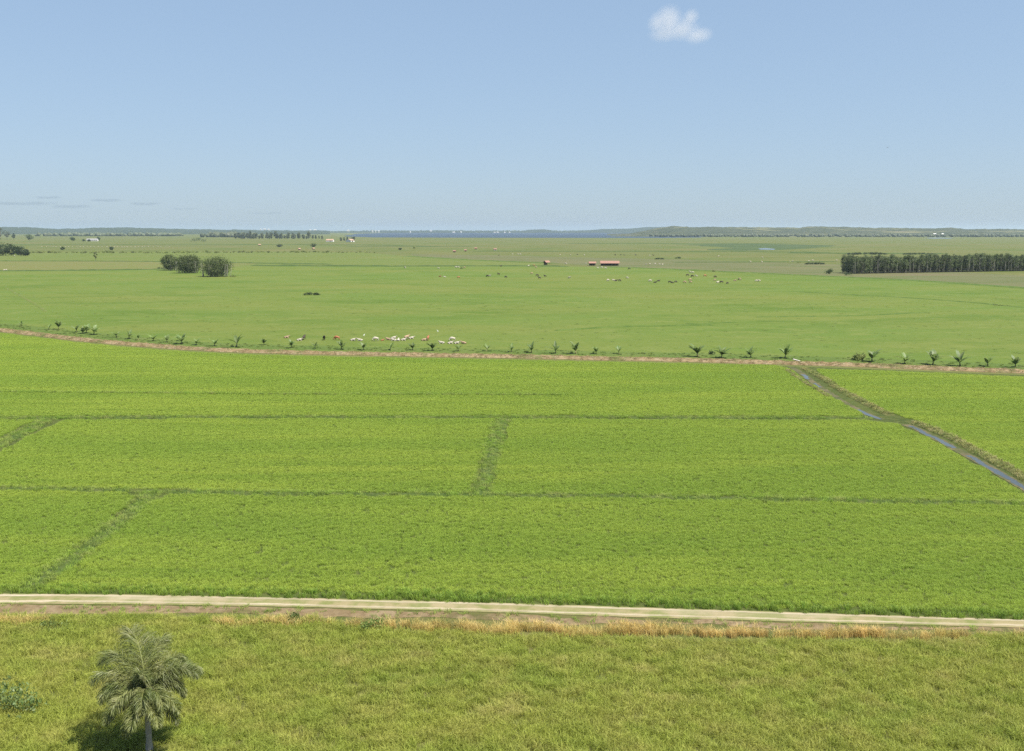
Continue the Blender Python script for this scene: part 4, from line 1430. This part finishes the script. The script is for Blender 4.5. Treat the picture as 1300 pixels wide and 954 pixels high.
HAZE = 4.6e-5
m, t = new_mat('haze_air')
pv = t.n('ShaderNodeVolumePrincipled', i={'Color': (.52, .64, .78, 1), 'Density': HAZE, 'Anisotropy': .2})
finish(t, pv.outputs[0], True)
hb = MB()
hb.box((0, 13500, 55), (53000, 34000, 112))
tag(hb.build('haze', m), kind='stuff')


def cloud(name, px, py, dist, w_px, h_px, dens, label, seed, blobs, nscale, lo, hi, col=(1, 1, 1)):
    d = ray(px, py)
    c = Vector((0, 0, H)) + d * (dist / d.y)
    s = dist / F
    wx, hz = w_px * s, h_px * s
    mb = MB()
    mb.box((0, 0, 0), (2, 2, 2))
    m, t = new_mat('cloud_vapour')
    oc = t.n('ShaderNodeTexCoord').outputs['Object']
    f = None
    for (x, z, rx, rz) in blobs:
        v1 = t.n('ShaderNodeVectorMath', operation='SUBTRACT', i={0: oc, 1: (x, 0, z)})
        v2 = t.n('ShaderNodeVectorMath', operation='DIVIDE', i={0: v1.outputs[0], 1: (rx, .75, rz)})
        ln = t.n('ShaderNodeVectorMath', operation='LENGTH', i={0: v2.outputs[0]})
        g_ = t.math('SUBTRACT', 1.0, ln.outputs['Value'])
        f = g_ if f is None else t.math('MAXIMUM', f, g_)
    nz = t.noise(oc, nscale, 4, .6, (1, 1, h_px / w_px), seed)
    f = t.math('ADD', f, t.math('MULTIPLY', t.math('SUBTRACT', nz, .5), .9))
    de = t.math('MULTIPLY', t.ramp(f, lo, hi), dens / (wx * .5))
    pv = t.n('ShaderNodeVolumePrincipled', i={'Color': (*col, 1), 'Density': de, 'Anisotropy': 0.0})
    finish(t, pv.outputs[0], True)
    o = mb.build(name, m, None, False, c)
    o.scale = (wx / 2, wx / 2.4, hz / 2)
    tag(o, label, 'cloud')


cloud('cloud', 862, 32, 5200, 102, 53, .62, 'small white puffy cloud alone high in the sky', 2,
      [(-.25, .15, .36, .75), (-.5, .1, .28, .5), (.1, -.2, .45, .5), (.45, -.45, .42, .35), (.28, .35, .2, .4), (-.35, -.35, .4, .45)], 1.7, -.05, .85, (.95, .90, .86))
for k, (px, py, wp, hp, lab) in enumerate(((62, 251, 40, 5, 'upper left grey cloud streak low over the left horizon'), (30, 258.5, 110, 7, 'longest grey cloud streak low at the left edge of the sky'),
                                           (92, 262.5, 60, 7, 'grey cloud streak low under the others over the left hills'), (136, 254.5, 50, 6, 'grey cloud streak in the middle of the low streaks'),
                                           (186, 259, 46, 6, 'grey cloud streak rightmost of the clearly seen low ones'), (236, 265.5, 40, 5, 'faint thin cloud streak low over the left horizon'),
                                           (340, 271, 60, 5, 'faintest thin cloud streak furthest right over the left horizon'))):
    cloud('cloud_streak', px, py, 26000, wp, hp, .42 if k < 5 else .25, lab, 10 + k, [(-.4, 0, .6, .8), (.3, .1, .6, .7), (0, -.2, .8, .6)], 3.0, .0, .8, (.18, .24, .34))

# ------------------------------------------------------------------ render settings
scn.view_settings.view_transform = 'Standard'
scn.view_settings.look = 'None'
scn.view_settings.exposure = 1.2
scn.view_settings.gamma = 1
scn.view_settings.use_curve_mapping = False
scn.cycles.max_bounces = 10
scn.cycles.diffuse_bounces = 6
scn.cycles.transmission_bounces = 6
scn.cycles.volume_bounces = 1
scn.cycles.use_denoising = False
bpy.context.view_layer.update()
